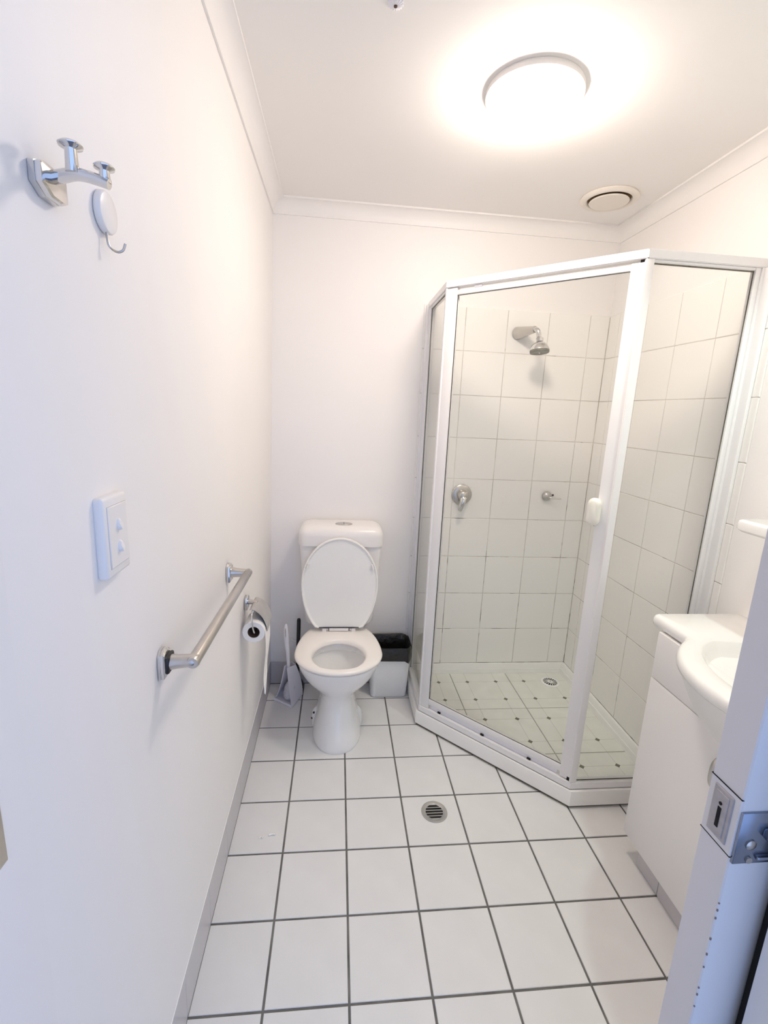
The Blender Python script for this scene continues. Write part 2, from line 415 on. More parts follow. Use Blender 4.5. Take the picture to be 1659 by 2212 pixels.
cornice('trim_2', lambda d, h, e: ((xl + d) if e else (xr - d), yb - d, CEIL - h), 'white cove cornice above the back wall')
cornice('trim_3', lambda d, h, e: (xr - d, (yb - d) if e else (yf + d), CEIL - h), 'white cove cornice above the vanity wall')
cornice('trim_4', lambda d, h, e: ((xr - d) if e else (xl + d), yf + d, CEIL - h), 'white cove cornice above the doorway')

# doorway: strike jamb on the left, split pocket jamb on the right
t5 = struct(MB().add([(-0.02,0.285,0),(wl(0)+0.0007,0.285,0),(wl(0)+0.0007,FRONT,0),(-0.02,FRONT,0),(-0.02,0.285,2.03),(wl(2.03)+0.0007,0.285,2.03),(wl(2.03)+0.0007,FRONT,2.03),(-0.02,FRONT,2.03)],[(0,3,2,1),(4,5,6,7),(0,1,5,4),(1,2,6,5),(2,3,7,6),(3,0,4,7)]).build('trim_5', 'trim'), 'white painted door jamb with the strike plate at the left edge', 'door jamb')
sp = MB().rbox(0.0195, 0.0224, 0.345, 0.3985, 0.957, 1.035, 0.0006, 1).build('strike_plate', 'satin', t5); sp['label'] = 'brushed metal strike plate'
t6 = struct(MB().rbox(XJ, XJ + 0.03, 0.285, 0.338, 0.0, 2.03, 0.0015, 1).build('trim_6', 'trim'), 'white painted pocket jamb in front of the sliding door', 'door jamb')
MB().box(XJ + 0.010, XJ + 0.022, 0.338, 0.3505, 0.0, 2.03).build('gap_shadow_strip', 'dark', t6)  # dark strip standing in for the shade in the gap beside the door
t7 = struct(MB().rbox(XJ + 0.02, XJ + 0.03, 0.3955, FRONT, 0.0, 2.03, 0.0015, 1).build('trim_7', 'trim'), 'white pocket jamb on the bathroom side of the sliding door', 'door jamb')

# sliding door
DX, DY0, DY1 = 0.727, 0.352, 0.391
d1 = bpy.data.objects.new('door_1', None); COL.objects.link(d1); d1.location = (DX, 0.37, 0); ABS[d1.name] = Vector((DX, 0.37, 0))
struct(d1, 'white sliding door half drawn across the doorway, bluish in the hall light', 'door')
MB().rbox(DX, 1.50, DY0, DY1, 0.012, 2.02, 0.0015, 1).build('leaf', 'doorpaint', d1)
blk = MB().rbox(DX - 0.0006, DX + 0.01, DY0 + 0.0008, DY1 - 0.0008, 0.967, 1.033, 0.0004, 1).build('latch_block', 'doorpaint', d1)
for zz in (0.9664, 1.0330):
    MB().box(DX - 0.0009, DX + 0.004, DY0 + 0.0002, DY1 - 0.0002, zz, zz + 0.0008).build('seam', 'dark', blk)
lp = MB().rbox(DX - 0.0020, DX + 0.004, 0.3595, 0.3835, 0.973, 1.028, 0.0008, 1).build('latch_plate', 'latchmetal', blk); lp['label'] = 'brushed metal latch face plate'
MB().rbox(DX - 0.0029, DX + 0.004, 0.3635, 0.3795, 0.977, 1.024, 0.0006, 1).build('latch_case', 'latchmetal', blk)
MB().box(DX - 0.0034, DX + 0.004, 0.3695, 0.3735, 0.985, 1.008).build('latch_slot', 'dark', blk)
MB().lathe([(0.0018, 0), (0.0018, 0.0008)], 12, frame_xf((DX - 0.0028, 0.3715, 1.0125), (-1, 0, 0))).build('screw', 'dark', blk)
pp = MB().rbox(DX + 0.001, 0.83, DY0 - 0.0025, DY0 + 0.004, 0.961, 1.021, 0.001, 2).build('privacy_plate', 'halltint_chrome', d1, 40); pp['label'] = 'chrome privacy lock plate'
MB().lathe([(0.0055, 0), (0.0055, 0.0015), (0.003, 0.0025)], 16, frame_xf((DX + 0.016, DY0 - 0.0025, 0.9845), (0, -1, 0))).build('screw', 'satin', pp, 40)
MB().lathe([(0.0035, 0), (0.0035, 0.0015)], 12, frame_xf((DX + 0.0175, DY0 - 0.0025, 0.966), (0, -1, 0))).build('screw', 'satin', pp, 40)
MB().rbox(DX + 0.026, DX + 0.048, DY0 - 0.014, DY0 - 0.001, 0.992, 1.004, 0.004, 3).build('thumb_turn', 'halltint_chrome', pp, 40)
MB().rbox(DX + 0.024, DX + 0.07, DY0 - 0.0065, DY0 - 0.001, 0.967, 0.972, 0.002, 2).build('plate_ridge', 'halltint_chrome', pp, 40)
fp = MB().rbox(DX + 0.034, 0.83, DY0 - 0.003, DY0 + 0.004, 1.030, 1.15, 0.0024, 3).build('flush_pull', 'halltint_chrome', d1, 40); fp['label'] = 'chrome recessed finger pull'

for zc in [0.9091, 0.8996, 0.8894, 0.8618, 0.8412, 0.8241, 0.7951, 0.7853, 0.7689]:
    MB().rbox(DX - 0.0003, DX + 0.0016, DY0 - 0.0003, DY0 + 0.0010, zc - 0.0010, zc + random.uniform(0.0006, 0.0022), 0.0004, 1).build('paint_chip', 'chip', d1)

# ------------------------------------------------------------------ ceiling fittings
LX, LY = 0.82, 1.40
t = thing('ceiling_light', 'round opal dome ceiling light, switched on', 'light', (LX, LY, CEIL))
MB().lathe([(0.124, CEIL - 0.0002), (0.126, CEIL - 0.004), (0.126, CEIL - 0.016), (0.1185, CEIL - 0.020), (0.0, CEIL - 0.020)], 48, Matrix.Translation((LX, LY, 0)), True, False).build('base_ring', 'plastic', t, 40)
prof = [(0.118 * math.cos(a), CEIL - 0.0205 - 0.060 * math.sin(a)) for a in [PI / 2 * k / 10 for k in range(10)]] + [(0.003, CEIL - 0.0805)]
MB().lathe(prof, 48, Matrix.Translation((LX, LY, 0)), False, True).build('diffuser_dome', 'diffuser', t, 60)

VX, VY = 1.345, 1.935
t = thing('exhaust_vent', 'round cream exhaust vent in the ceiling above the shower', 'vent', (VX, VY, CEIL))
VM = Matrix.Translation((VX, VY, 0))
MB().lathe([(0.104, CEIL - 0.0005), (0.106, CEIL - 0.006), (0.100, CEIL - 0.012), (0.090, CEIL - 0.015), (0.082, CEIL - 0.012), (0.078, CEIL - 0.002)], 48, VM, False, False).build('outer_ring', 'ventplastic', t, 50)
MB().lathe([(0.0785, CEIL - 0.0004), (0.0785, CEIL - 0.0016)], 40, VM).build('throat', 'ventvoid', t)
MB().lathe([(0.030, CEIL - 0.001), (0.030, CEIL - 0.012), (0.070, CEIL - 0.012), (0.0725, CEIL - 0.015), (0.070, CEIL - 0.018), (0.01, CEIL - 0.0195)], 48, VM).build('valve_disc', 'ventplastic', t, 40)

CX, CY = 0.426, 1.186
t = thing('ceiling_cup', 'tiny ribbed clear plastic cup screwed to the ceiling at the top edge', 'ceiling fitting', (CX, CY, CEIL))
g = MB(); n = 32; rings = []
for r, z in ((0.0165, CEIL - 0.0003), (0.016, CEIL - 0.003), (0.011, CEIL - 0.005), (0.005, CEIL - 0.006)):
    rings.append([(CX + (r * (1 + (0.06 if j % 2 else -0.04))) * math.cos(2 * PI * j / n), CY + (r * (1 + (0.06 if j % 2 else -0.04))) * math.sin(2 * PI * j / n), z - (0.0006 if j % 2 else 0)) for j in range(n)])
g.loft(rings).build('cup', 'greyplastic', t)
MB().lathe([(0.0038, CEIL - 0.006), (0.0036, CEIL - 0.0078), (0.001, CEIL - 0.0085)], 14, Matrix.Translation((CX, CY, 0))).build('screw', 'core', t, 40)

# recessed downlight over the vanity (its crisp basin shadow falls on the floor)
QX, QY = 1.41, 0.965
t = thing('ceiling_downlight', 'recessed white ceiling downlight over the vanity basin', 'light', (QX, QY, CEIL))
QM = Matrix.Translation((QX, QY, 0))
MB().lathe([(0.052, CEIL - 0.0004), (0.052, CEIL - 0.004), (0.040, CEIL - 0.006), (0.037, CEIL - 0.001)], 36, QM, False, False).build('rim', 'plastic', t, 40)
MB().lathe([(0.037, CEIL - 0.0004), (0.037, CEIL - 0.0012)], 30, QM).build('reflector', 'satin', t)
ld = bpy.data.lights.new('downlight_lamp', 'SPOT')
ld.energy = 22.0; ld.color = (0.80, 1.0, 0.95); ld.spot_size = math.radians(100); ld.spot_blend = 0.7; ld.shadow_soft_size = 0.03
lo = bpy.data.objects.new('downlight_lamp', ld); COL.objects.link(lo); lo.location = (QX, QY, CEIL - 0.012)
attach(lo, t)

# ------------------------------------------------------------------ shower tray
TX, TY = 0.704, 1.372
C_T = 2.566
tray_poly = [(TX, BW), (TX, C_T - TX), (C_T - TY, TY), (RW, TY), (RW, BW)]          # counter-clockwise seen from above? fixed below
def area(p): return 0.5 * sum(p[i][0] * p[(i + 1) % len(p)][1] - p[(i + 1) % len(p)][0] * p[i][1] for i in range(len(p)))
def inset_tray(l, dg, f, r, bk):
    x, y, c = TX + l, TY + f, C_T + dg * math.sqrt(2)
    return [(x, BW - bk), (x, c - x), (c - y, y), (RW - r, y), (RW - r, BW - bk)]
def ring(poly, z): return [(x, y, z) for x, y in poly]
t = thing('shower_tray', 'low white corner shower tray with dark dotted floor tiles', 'shower tray', (1.2, 1.85, 0))
e = 0.0006
g = MB().loft([ring(inset_tray(0.004, 0.004, 0.004, e, e), 0.0085), ring(inset_tray(0.0, 0.0, 0.0, e, e), 0.013), ring(inset_tray(0.0, 0.0, 0.0, e, e), 0.067),
               ring(inset_tray(0.0022, 0.0022, 0.0022, e, e), 0.0718), ring(inset_tray(0.006, 0.006, 0.006, e, e), 0.073),
               ring(inset_tray(0.050, 0.050, 0.050, 0.02, 0.012), 0.073), ring(inset_tray(0.060, 0.060, 0.060, 0.026, 0.0146), 0.0435)], True, True)
g.build('pan', 'acrylic', t, 35)
MB().loft([ring(inset_tray(0.007, 0.007, 0.009, 0.01, 0.01), 0.0005), ring(inset_tray(0.005, 0.005, 0.007, 0.01, 0.01), 0.010)]).build('sealant_bead', 'seal', t)
up = MB()
up.loft([[(x, BW - 0.0005, 0.1035), (x, BW - 0.006, 0.1025), (x, BW - 0.009, 0.096), (x, BW - 0.0105, 0.060), (x, BW - 0.0146, 0.0505), (x, BW - 0.0005, 0.0505)] for x in (TX + 0.03, RW - 0.0005)])
up.build('back_upstand', 'acrylic', t, 40)
up = MB()
up.loft([[(RW - 0.0005, y, 0.1035), (RW - 0.010, y, 0.1025), (RW - 0.0145, y, 0.096), (RW - 0.0175, y, 0.062), (RW - 0.026, y, 0.0505), (RW - 0.0005, y, 0.0505)] for y in (TY + 0.03, BW - 0.0105)])
up.build('side_upstand', 'acrylic', t, 40)
inner = inset_tray(0.0605, 0.0605, 0.0605, 0.0262, 0.0148)
if area(inner) < 0: inner = inner[::-1]
MB().loft([ring(inset_tray(0.0604, 0.0604, 0.0604, 0.0262, 0.0148), z) for z in (0.0436, 0.0468)]).build('joint_bed', 'jointbed', t)
JX = [0.64, 0.94, 1.24, 1.60]; JY = [1.29, 1.593, 1.893, 2.21]
inlays = []
for i in range(3):
    for j in range(3):
        q = 0.0022
        pol = clip_poly([(JX[i] + q, JY[j] + q), (JX[i + 1] - q, JY[j] + q), (JX[i + 1] - q, JY[j + 1] - q), (JX[i] + q, JY[j + 1] - q)], inner)
        if len(pol) < 3 or abs(area(pol)) < 0.002: continue
        ti = MB().prism(pol, 0.0469, 0.050).build('floor_tile', 'traytile', t)
        for ax in (0.865, 1.015, 1.165, 1.315, 1.465):
            for ay in (1.518, 1.668, 1.818, 1.968, 2.118):
                if not (JX[i] < ax < JX[i + 1] and JY[j] < ay < JY[j + 1]): continue
                if (ax, ay) == (1.465, 2.118): continue
                if len(clip_poly([(ax - 0.02, ay - 0.02), (ax + 0.02, ay - 0.02), (ax + 0.02, ay + 0.02), (ax - 0.02, ay + 0.02)], inner)) != 4: continue
                if abs(area(clip_poly([(ax - 0.02, ay - 0.02), (ax + 0.02, ay - 0.02), (ax + 0.02, ay + 0.02), (ax - 0.02, ay + 0.02)], inner))) < 0.00159: continue
                h = 0.0115
                MB().prism([(ax - h, ay), (ax, ay - h), (ax + h, ay), (ax, ay + h)], 0.0495, 0.0503).build('inlay', 'inlay', ti)
SX, SY = 1.452, 2.105
dr = MB().lathe([(0.047, 0.0495), (0.047, 0.0525), (0.043, 0.0545), (0.036, 0.0545), (0.034, 0.0525), (0.0, 0.0525)], 40, Matrix.Translation((SX, SY, 0)), True, False).build('waste_ring', 'acrylic', t, 40)
MB().lathe([(0.0345, 0.0526), (0.0345, 0.0530)], 32, Matrix.Translation((SX, SY, 0))).build('waste_hole', 'dark', dr)
for k in range(16):
    a = 2 * PI * k / 16; ca, sa = math.cos(a), math.sin(a); w0, w1 = 0.0010, 0.0017
    p = [(SX + 0.008 * ca - w0 * sa, SY + 0.008 * sa + w0 * ca), (SX + 0.008 * ca + w0 * sa, SY + 0.008 * sa - w0 * ca), (SX + 0.0345 * ca + w1 * sa, SY + 0.0345 * sa - w1 * ca), (SX + 0.0345 * ca - w1 * sa, SY + 0.0345 * sa + w1 * ca)]
    MB().prism(p, 0.0530, 0.0545).build('grate_spoke', 'acrylic', dr)
MB().lathe([(0.013, 0.0531), (0.013, 0.0548), (0.011, 0.0555)], 24, Matrix.Translation((SX, SY, 0))).build('grate_hub', 'acrylic', dr)
MB().lathe([(0.003, 0.0552), (0.003, 0.0560)], 12, Matrix.Translation((SX, SY, 0))).build('hub_screw', 'core', dr)

# ------------------------------------------------------------------ shower screen
FX, FY, FC = 0.715, 1.381, 2.574
P1 = Vector((FX, FC - FX, 0)); P2 = Vector((FC - FY, FY, 0))
ZB, ZS, ZT0, ZT1 = 0.0735, 0.103, 1.848, 1.873
t = thing('shower_screen', 'white framed corner shower screen with clear glass and angled door', 'shower screen', (1.1, 1.6, ZB))
def inset_f(k):      # frame line moved inward by k
    x, y, c = FX + k, FY + k, FC + k * math.sqrt(2)
    return Vector((x, c - x, 0)), Vector((c - y, y, 0)), x, y
def rail(name, i0, i1, z0, z1, seg):
    a1, a2, ax, ay = inset_f(i0); b1, b2, bx, by = inset_f(i1)
    if seg == 0: p = [(ax, BW - 0.001), (a1.x, a1.y), (b1.x, b1.y), (bx, BW - 0.001)]
    elif seg == 1: p = [(a1.x, a1.y), (a2.x, a2.y), (b2.x, b2.y), (b1.x, b1.y)]
    else: p = [(a2.x, a2.y), (RW - 0.001, ay), (RW - 0.001, by), (b2.x, b2.y)]
    bm = bmesh.new()
    vs = [bm.verts.new((x, y, z0)) for x, y in p] + [bm.verts.new((x, y, z1)) for x, y in p]
    for f in ((0, 1, 2, 3), (4, 5, 6, 7), (0, 1, 5, 4), (1, 2, 6, 5), (2, 3, 7, 6), (3, 0, 4, 7)): bm.faces.new([vs[q] for q in f])
    bmesh.ops.recalc_face_normals(bm, faces=bm.faces[:])
    bmesh.ops.bevel(bm, geom=[ed for ed in bm.edges if abs(ed.verts[0].co.z - ed.verts[1].co.z) < 1e-6], offset=0.0018, segments=2, affect='EDGES')
    bm.verts.index_update()
    g = MB().add([v.co[:] for v in bm.verts], [[v.index for v in f.verts] for f in bm.faces]); bm.free()
    return g.build(name, 'alu', t, 30)
for sgm in range(3):
    rail('sill', 0.0, 0.030, ZB + 0.0022, ZS, sgm)
    so = rail('sill_seal', 0.0028, 0.028, ZB - 0.0003, ZB + 0.0024, sgm); so.data.materials[0] = M['rubber']
    rail('top_track', 0.0, 0.034, ZT0, ZT1, sgm)
for sgm in (0, 2): rail('top_fascia_lip', 0.006, 0.028, ZT0 - 0.008, ZT0, sgm)
# dark sealant line under the sill
a1, a2, ax, ay = inset_f(-0.0006)
# jambs against the two walls
MB().rbox(FX, FX + 0.028, BW - 0.021, BW - 0.0005, ZS, ZT0, 0.002, 2).build('wall_jamb', 'alu', t, 30)
MB().rbox(FX + 0.004, FX + 0.024, BW - 0.034, BW - 0.021, ZS, ZT0, 0.002, 2).build('jamb_channel', 'alu', t, 30)
MB().rbox(RW - 0.021, RW - 0.0005, FY, FY + 0.028, ZS, ZT0, 0.002, 2).build('wall_jamb', 'alu', t, 30)
MB().rbox(RW - 0.038, RW - 0.021, FY + 0.004, FY + 0.024, ZS, ZT0, 0.002, 2).build('jamb_channel', 'alu', t, 30)
MB().rbox(FX - 0.0105, FX + 0.004, BW - 0.013, BW - 0.0005, ZS - 0.02, ZT0 + 0.012, 0.002, 2).build('jamb_flange', 'alu', t, 30)
MB().rbox(RW - 0.013, RW - 0.0005, FY - 0.028, FY + 0.004, ZS - 0.02, ZT0, 0.002, 2).build('jamb_flange', 'alu', t, 30)
# fixed panes
gz0, gz1 = ZS + 0.001, ZT0 - 0.009
MB().box(FX + 0.012, FX + 0.017, P1.y + 0.018, BW - 0.03, gz0, gz1).build('side_pane', 'glass', t)
MB().box(P2.x + 0.020, RW - 0.034, FY + 0.012, FY + 0.017, gz0, gz1).build('front_pane', 'glass', t)
# rubber lines along pane edges
MB().box(FX + 0.0105, FX + 0.0120, P1.y + 0.018, BW - 0.034, gz1 - 0.003, gz1).build('glazing_bead', 'seal', t)
g = MB(); g.box(P2.x + 0.022, RW - 0.038, FY + 0.0102, FY + 0.0118, gz1 - 0.003, gz1); g.build('glazing_bead', 'seal', t)
g = MB(); g.box(P2.x + 0.022, RW - 0.038, FY + 0.0102, FY + 0.0118, gz0, gz0 + 0.003); g.build('glazing_bead', 'seal', t)
g = MB(); g.box(RW - 0.0405, RW - 0.038, FY + 0.0102, FY + 0.0118, gz0, gz1); g.build('glazing_bead', 'seal', t)
g = MB(); g.box(FX + 0.0095, FX + 0.0118, BW - 0.0365, BW - 0.034, gz0, gz1); g.build('glazing_bead', 'seal', t)
# corner posts
ux = Vector((1, -1, 0)).normalized(); uy = Vector((1, 1, 0)).normalized()
def diag_box(s0, s1, n0, n1, z0, z1, r=0.0015):
    # s along the door from P1, n inward
    xf = Matrix(((ux.x, uy.x, 0, P1.x), (ux.y, uy.y, 0, P1.y), (0, 0, 1, 0), (0, 0, 0, 1)))
    return MB().rbox(s0, s1, n0, n1, z0, z1, r, 2, xf)
DL = (P2 - P1).length
MB().rbox(FX + 0.001, FX + 0.021, P1.y - 0.001, P1.y + 0.017, ZS, ZT0, 0.002, 2).build('corner_post', 'alu', t, 30)
MB().rbox(P2.x - 0.003, P2.x + 0.021, FY + 0.001, FY + 0.021, ZS, ZT0, 0.002, 2).build('corner_post', 'alu', t, 30)
# door
dr = bpy.data.objects.new('door', None); COL.objects.link(dr); attach(dr, t); ABS[dr.name] = Vector((0, 0, 0))
dr['label'] = 'hinged glass door with white frame'
zd0, zd1 = 0.124, 1.838
SL0, SR1 = 0.006, DL - 0.0065
diag_box(SL0, SL0 + 0.040, 0.004, 0.026, 0.105, 1.846).build('stile', 'alu', dr, 30)
diag_box(SR1 - 0.038, SR1, 0.004, 0.026, 0.108, 1.840).build('stile', 'alu', dr, 30)
diag_box(SL0 + 0.040, SR1 - 0.038, 0.006, 0.024, zd0, zd0 + 0.026).build('bottom_rail', 'alu', dr, 30)
diag_box(SL0 + 0.040, SR1 - 0.038, 0.006, 0.024, zd1 - 0.017, zd1).build('top_rail', 'alu', dr, 30)
diag_box(SL0 + 0.038, SR1 - 0.036, 0.013, 0.018, zd0 + 0.022, zd1 - 0.013, 0.0002).build('pane', 'glass', dr)
diag_box(SL0 + 0.0401, SL0 + 0.0425, 0.010, 0.012, zd0 + 0.026, zd1 - 0.017, 0.0002).build('glazing_bead', 'rubber', dr)
diag_box(SL0 + 0.041, SR1 - 0.039, 0.010, 0.012, zd0 + 0.0262, zd0 + 0.0282, 0.0002).build('glazing_bead', 'seal', dr)
diag_box(SL0 + 0.041, SR1 - 0.039, 0.010, 0.012, zd1 - 0.0185, zd1 - 0.0172, 0.0002).build('glazing_bead', 'seal', dr)
diag_box(SR1 + 0.0002, SR1 + 0.0022, 0.006, 0.012, 0.108, 1.84, 0.0002).build('glazing_bead', 'rubber', dr)
diag_box(SL0 + 0.05, SR1 - 0.05, 0.013, 0.017, 0.1035, zd0, 0.0002).build('drip_strip', 'greyplastic', dr)
for s0 in (0.095, 0.305, 0.505): diag_box(s0, s0 + 0.014, 0.007, 0.013, 0.1035, 0.110, 0.001).build('drain_clip', 'dark', dr)
diag_box(SR1 - 0.012, SR1 + 0.004, 0.004, 0.012, 0.1035, 0.1195, 0.001).build('corner_stop', 'dark', dr)
diag_box(SR1 - 0.015, SR1 + 0.001, 0.006, 0.02, 1.8405, 1.8478, 0.001).build('corner_stop', 'dark', dr)
diag_box(0.115, 0.145, 0.006, 0.012, 1.839, 1.8465, 0.001).build('pivot_clip', 'greyplastic', dr)
# handle: oval cream pull on the closing stile
hx, hy = 1.1585, FC - 1.1585
hxf = Matrix(((ux.x, 0, -uy.x, hx), (ux.y, 0, -uy.y, hy), (0, 1, 0, 1.1025), (0, 0, 0, 1)))
g = MB(); rings = []
for d_, k in ((-0.004, 0.80), (0.004, 0.96), (0.012, 1.0), (0.020, 0.96), (0.026, 0.80), (0.029, 0.5)):
    rings.append([hxf @ Vector((x * k, y * (1 - (1 - k) * 0.5), d_)) for x, y in rrect(0, 0, 0.0205, 0.0455, 0.0200, 8)])
g.loft(rings).build('handle', 'cream', dr, 60)

# ------------------------------------------------------------------ shower fittings on the back wall
t = thing('wall_shower', 'chrome shower head on a stubby arm inside the shower', 'shower head', (1.132, BW, 1.765))
A0 = Vector((1.134, BW - 0.0005, 1.765)); A1 = Vector((1.172, 2.105, 1.768))
MB().tube([A0, A0 + (A1 - A0) * 0.05, A0 + (A1 - A0) * 0.6, A1], [0.028, 0.0275, 0.0195, 0.0145], 24).build('arm', 'satin', t, 40)
el = spline([A1 - (A1 - A0) * 0.03, A1 + Vector((0.008, -0.012, -0.006)), A1 + Vector((0.013, -0.018, -0.024)), A1 + Vector((0.014, -0.019, -0.034))], 6)
MB().tube(el, 0.0105, 16).build('elbow', 'chrome', t, 50)
hd = Vector((1.189, 2.082, 1.722)); axh = Vector((0.05, -0.12, -1)).normalized()
hx_ = frame_xf(hd, axh)
g = MB(); rings = []
MB().lathe([(0.010, -0.012), (0.0155, -0.008), (0.0155, 0.006), (0.011, 0.009)], 8, hx_).build('swivel_nut', 'chrome', t)
MB().lathe([(0.012, 0.008), (0.024, 0.014), (0.034, 0.024), (0.040, 0.037), (0.0415, 0.044)], 32, hx_).build('rose_body', 'chrome', t, 50)
MB().lathe([(0.0415, 0.0441), (0.0415, 0.053), (0.039, 0.056), (0.030, 0.0545), (0.003, 0.0545)], 32, hx_).build('rose_face', 'lever', t, 40)
MB().lathe([(0.004, 0.0546), (0.003, 0.057)], 12, hx_).build('rose_screw', 'chrome', t, 40)

t = thing('shower_mixer', 'round satin chrome shower mixer with downward lever', 'tap', (0.932, BW, 1.009))
mxf = frame_xf((0.932, BW - 0.0005, 1.009), (0, -1, 0))
MB().lathe([(0.0495, 0), (0.050, 0.004), (0.046, 0.008), (0.03, 0.0105)], 40, mxf).build('escutcheon', 'satin', t, 40)
MB().lathe([(0.026, 0.009), (0.0255, 0.028), (0.023, 0.040), (0.016, 0.047), (0.004, 0.049)], 32, mxf).build('cap', 'satin', t, 50)
MB().tube(spline([(0.932, 2.176, 1.004), (0.9285, 2.164, 0.985), (0.922, 2.166, 0.955), (0.918, 2.172, 0.937)], 6), [0.017 - 0.007 * k / 18 for k in range(19)], 16, True, (1.0, 0.7)).build('lever', 'chrome', t, 50)

t = thing('shower_hook', 'small chrome tap handle pointing sideways on the shower tiles', 'tap', (1.363, BW, 1.0135))
kxf = frame_xf((1.363, BW - 0.0005, 1.0135), (0, -1, 0))
MB().lathe([(0.022, 0), (0.0235, 0.005), (0.021, 0.014), (0.012, 0.021), (0.003, 0.024)], 28, kxf).build('knob', 'satin', t, 50)
MB().tube(spline([(1.366, 2.192, 1.010), (1.382, 2.181, 1.0075), (1.405, 2.178, 1.007), (1.424, 2.178, 1.006)], 5), 0.0042, 10).build('lever', 'chrome', t, 50)
h = tag(MB().lathe([(0.0055, 0), (0.0055, 0.0006)], 14, frame_xf((1.396, BW - 0.0001, 1.0175), (0, -1, 0))).build('screw_hole', 'core'), 'small dark screw hole in the tile beside the chrome lever', 'hole')

# ------------------------------------------------------------------ toilet
TCX = 0.3495
t = thing('toilet', 'white close-coupled toilet with the seat down and lid up', 'toilet', (TCX, 1.9, 0))
def pan_ring(z, yf_, yb_, hw, ycen, nf=2.2, nb=2.8, n=56):
    r = []
    for j in range(n):
        a = 2 * PI * j / n; ca, sa = math.cos(a), math.sin(a)
        if sa < 0: e_ = 2 / nf; ry = ycen - yf_
        else: e_ = 2 / nb; ry = yb_ - ycen
        r.append((TCX + hw * math.copysign(abs(ca) ** e_, ca), ycen + ry * math.copysign(abs(sa) ** e_, sa), z))
    return r
keys = [(0.0005, 1.684, 2.05, 0.104, 1.84), (0.015, 1.682, 2.05, 0.1045, 1.84), (0.06, 1.692, 2.05, 0.098, 1.84), (0.11, 1.710, 2.05, 0.084, 1.84), (0.16, 1.728, 2.05, 0.0745, 1.85),
        (0.195, 1.734, 2.05, 0.0735, 1.86), (0.225, 1.728, 2.05, 0.082, 1.86), (0.255, 1.706, 2.06, 0.108, 1.85), (0.29, 1.680, 2.08, 0.138, 1.84), (0.325, 1.662, 2.09, 0.158, 1.83), (0.355, 1.652, 2.10, 0.1685, 1.82),
        (0.371, 1.650, 2.10, 0.171, 1.82), (0.3745, 1.654, 2.098, 0.168, 1.82)]
ks = spline([Vector((k[1], k[2], k[3])) for k in keys], 4); zs = spline([Vector((k[0], k[4], 0)) for k in keys], 4)
rings = [pan_ring(zz.x, kk.x, kk.y, kk.z, zz.y) for kk, zz in zip(ks, zs)]
rings += [pan_ring(0.3745, 1.69, 1.93, 0.128, 1.81, 2, 2), pan_ring(0.366, 1.697, 1.925, 0.122, 1.81, 2, 2), pan_ring(0.345, 1.700, 1.92, 0.118, 1.81, 2, 2),
          pan_ring(0.335, 1.690, 1.93, 0.124, 1.81, 2, 2), pan_ring(0.30, 1.705, 1.92, 0.112, 1.81, 2, 2), pan_ring(0.25, 1.74, 1.90, 0.085, 1.82, 2, 2), pan_ring(0.21, 1.78, 1.885, 0.05, 1.84, 2, 2), pan_ring(0.19, 1.82, 1.87, 0.025, 1.845, 2, 2)]
pan = MB().loft(rings).build('pan', 'ceramic', t, 50)
for sx in (-1, 1):        # fixing bosses low on the sides, with dark screw caps
    xf = Matrix.Translation((TCX + sx * 0.078, 1.885, 0.02))
    MB().lathe([(0.036, -0.0195), (0.036, 0.03), (0.030, 0.052), (0.018, 0.064), (0.004, 0.068)], 20, xf).build('foot_boss', 'ceramic', pan, 50)
for (px, py, pz) in ((TCX - 0.102, 1.866, 0.070), (TCX - 0.110, 1.870, 0.040)):
    MB().lathe([(0.0045, -0.003), (0.0045, 0.003), (0.002, 0.005)], 12, frame_xf((px, py, pz), (-0.55, -0.8, 0.25))).build('screw_cap', 'rubber', pan, 40)
# seat
def egg(y, lf, lb, hw, yc):
    u = (y - yc) / (lf if y < yc else lb)
    return hw * math.sqrt(max(0, 1 - u * u))
def seat_outline(k, n=64):
    # outer outline, k = inset
    pts = []
    yc, hw, lf, lb, yend = 1.808, 0.1835 - k, 0.168 - k, 0.29, 2.028 - k
    bmax = math.asin((yend - yc) / lb)
    for j in range(n):
        a = -PI / 2 - (PI / 2 + bmax) + (PI + 2 * bmax) * j / (n - 1)
        ca, sa = math.cos(a), math.sin(a)
        # run from the right rear corner round the front to the left rear corner
        yy = yc + (lf if sa < 0 else lb) * sa
        pts.append((TCX + hw * math.copysign(abs(ca) ** (1.0 if sa < 0 else 0.82), ca), yy))
    return pts
def seat_ring(k, z): return [(x, y, z) for x, y in seat_outline(k)]
def in_ring(k, z, n=64):
    bmax = math.asin((2.028 - 1.808) / 0.29)
    r = []
    for j in range(n):
        a = -PI / 2 - (PI / 2 + bmax) + (PI + 2 * bmax) * j / (n - 1)
        # spread over a full turn so that it bridges with the outer outline
        a2 = -PI / 2 + (a + PI / 2) * (PI - 0.05) / (PI / 2 + bmax)
        r.append((TCX + (0.112 - k) * math.cos(a2), 1.79 + (0.122 - k) * math.sin(a2) * (1.0), z))
    return r
seat_rings = [in_ring(0.004, 0.379), seat_ring(0.006, 0.379), seat_ring(0.001, 0.383), seat_ring(0.0, 0.388), seat_ring(0.003, 0.3935), seat_ring(0.010, 0.3965), seat_ring(0.025, 0.398),
              in_ring(-0.012, 0.3975), in_ring(-0.005, 0.395), in_ring(0.0, 0.390), in_ring(0.003, 0.384), in_ring(0.004, 0.379)]
MB().loft(seat_rings, False, False).build('seat', 'seat', t, 45)
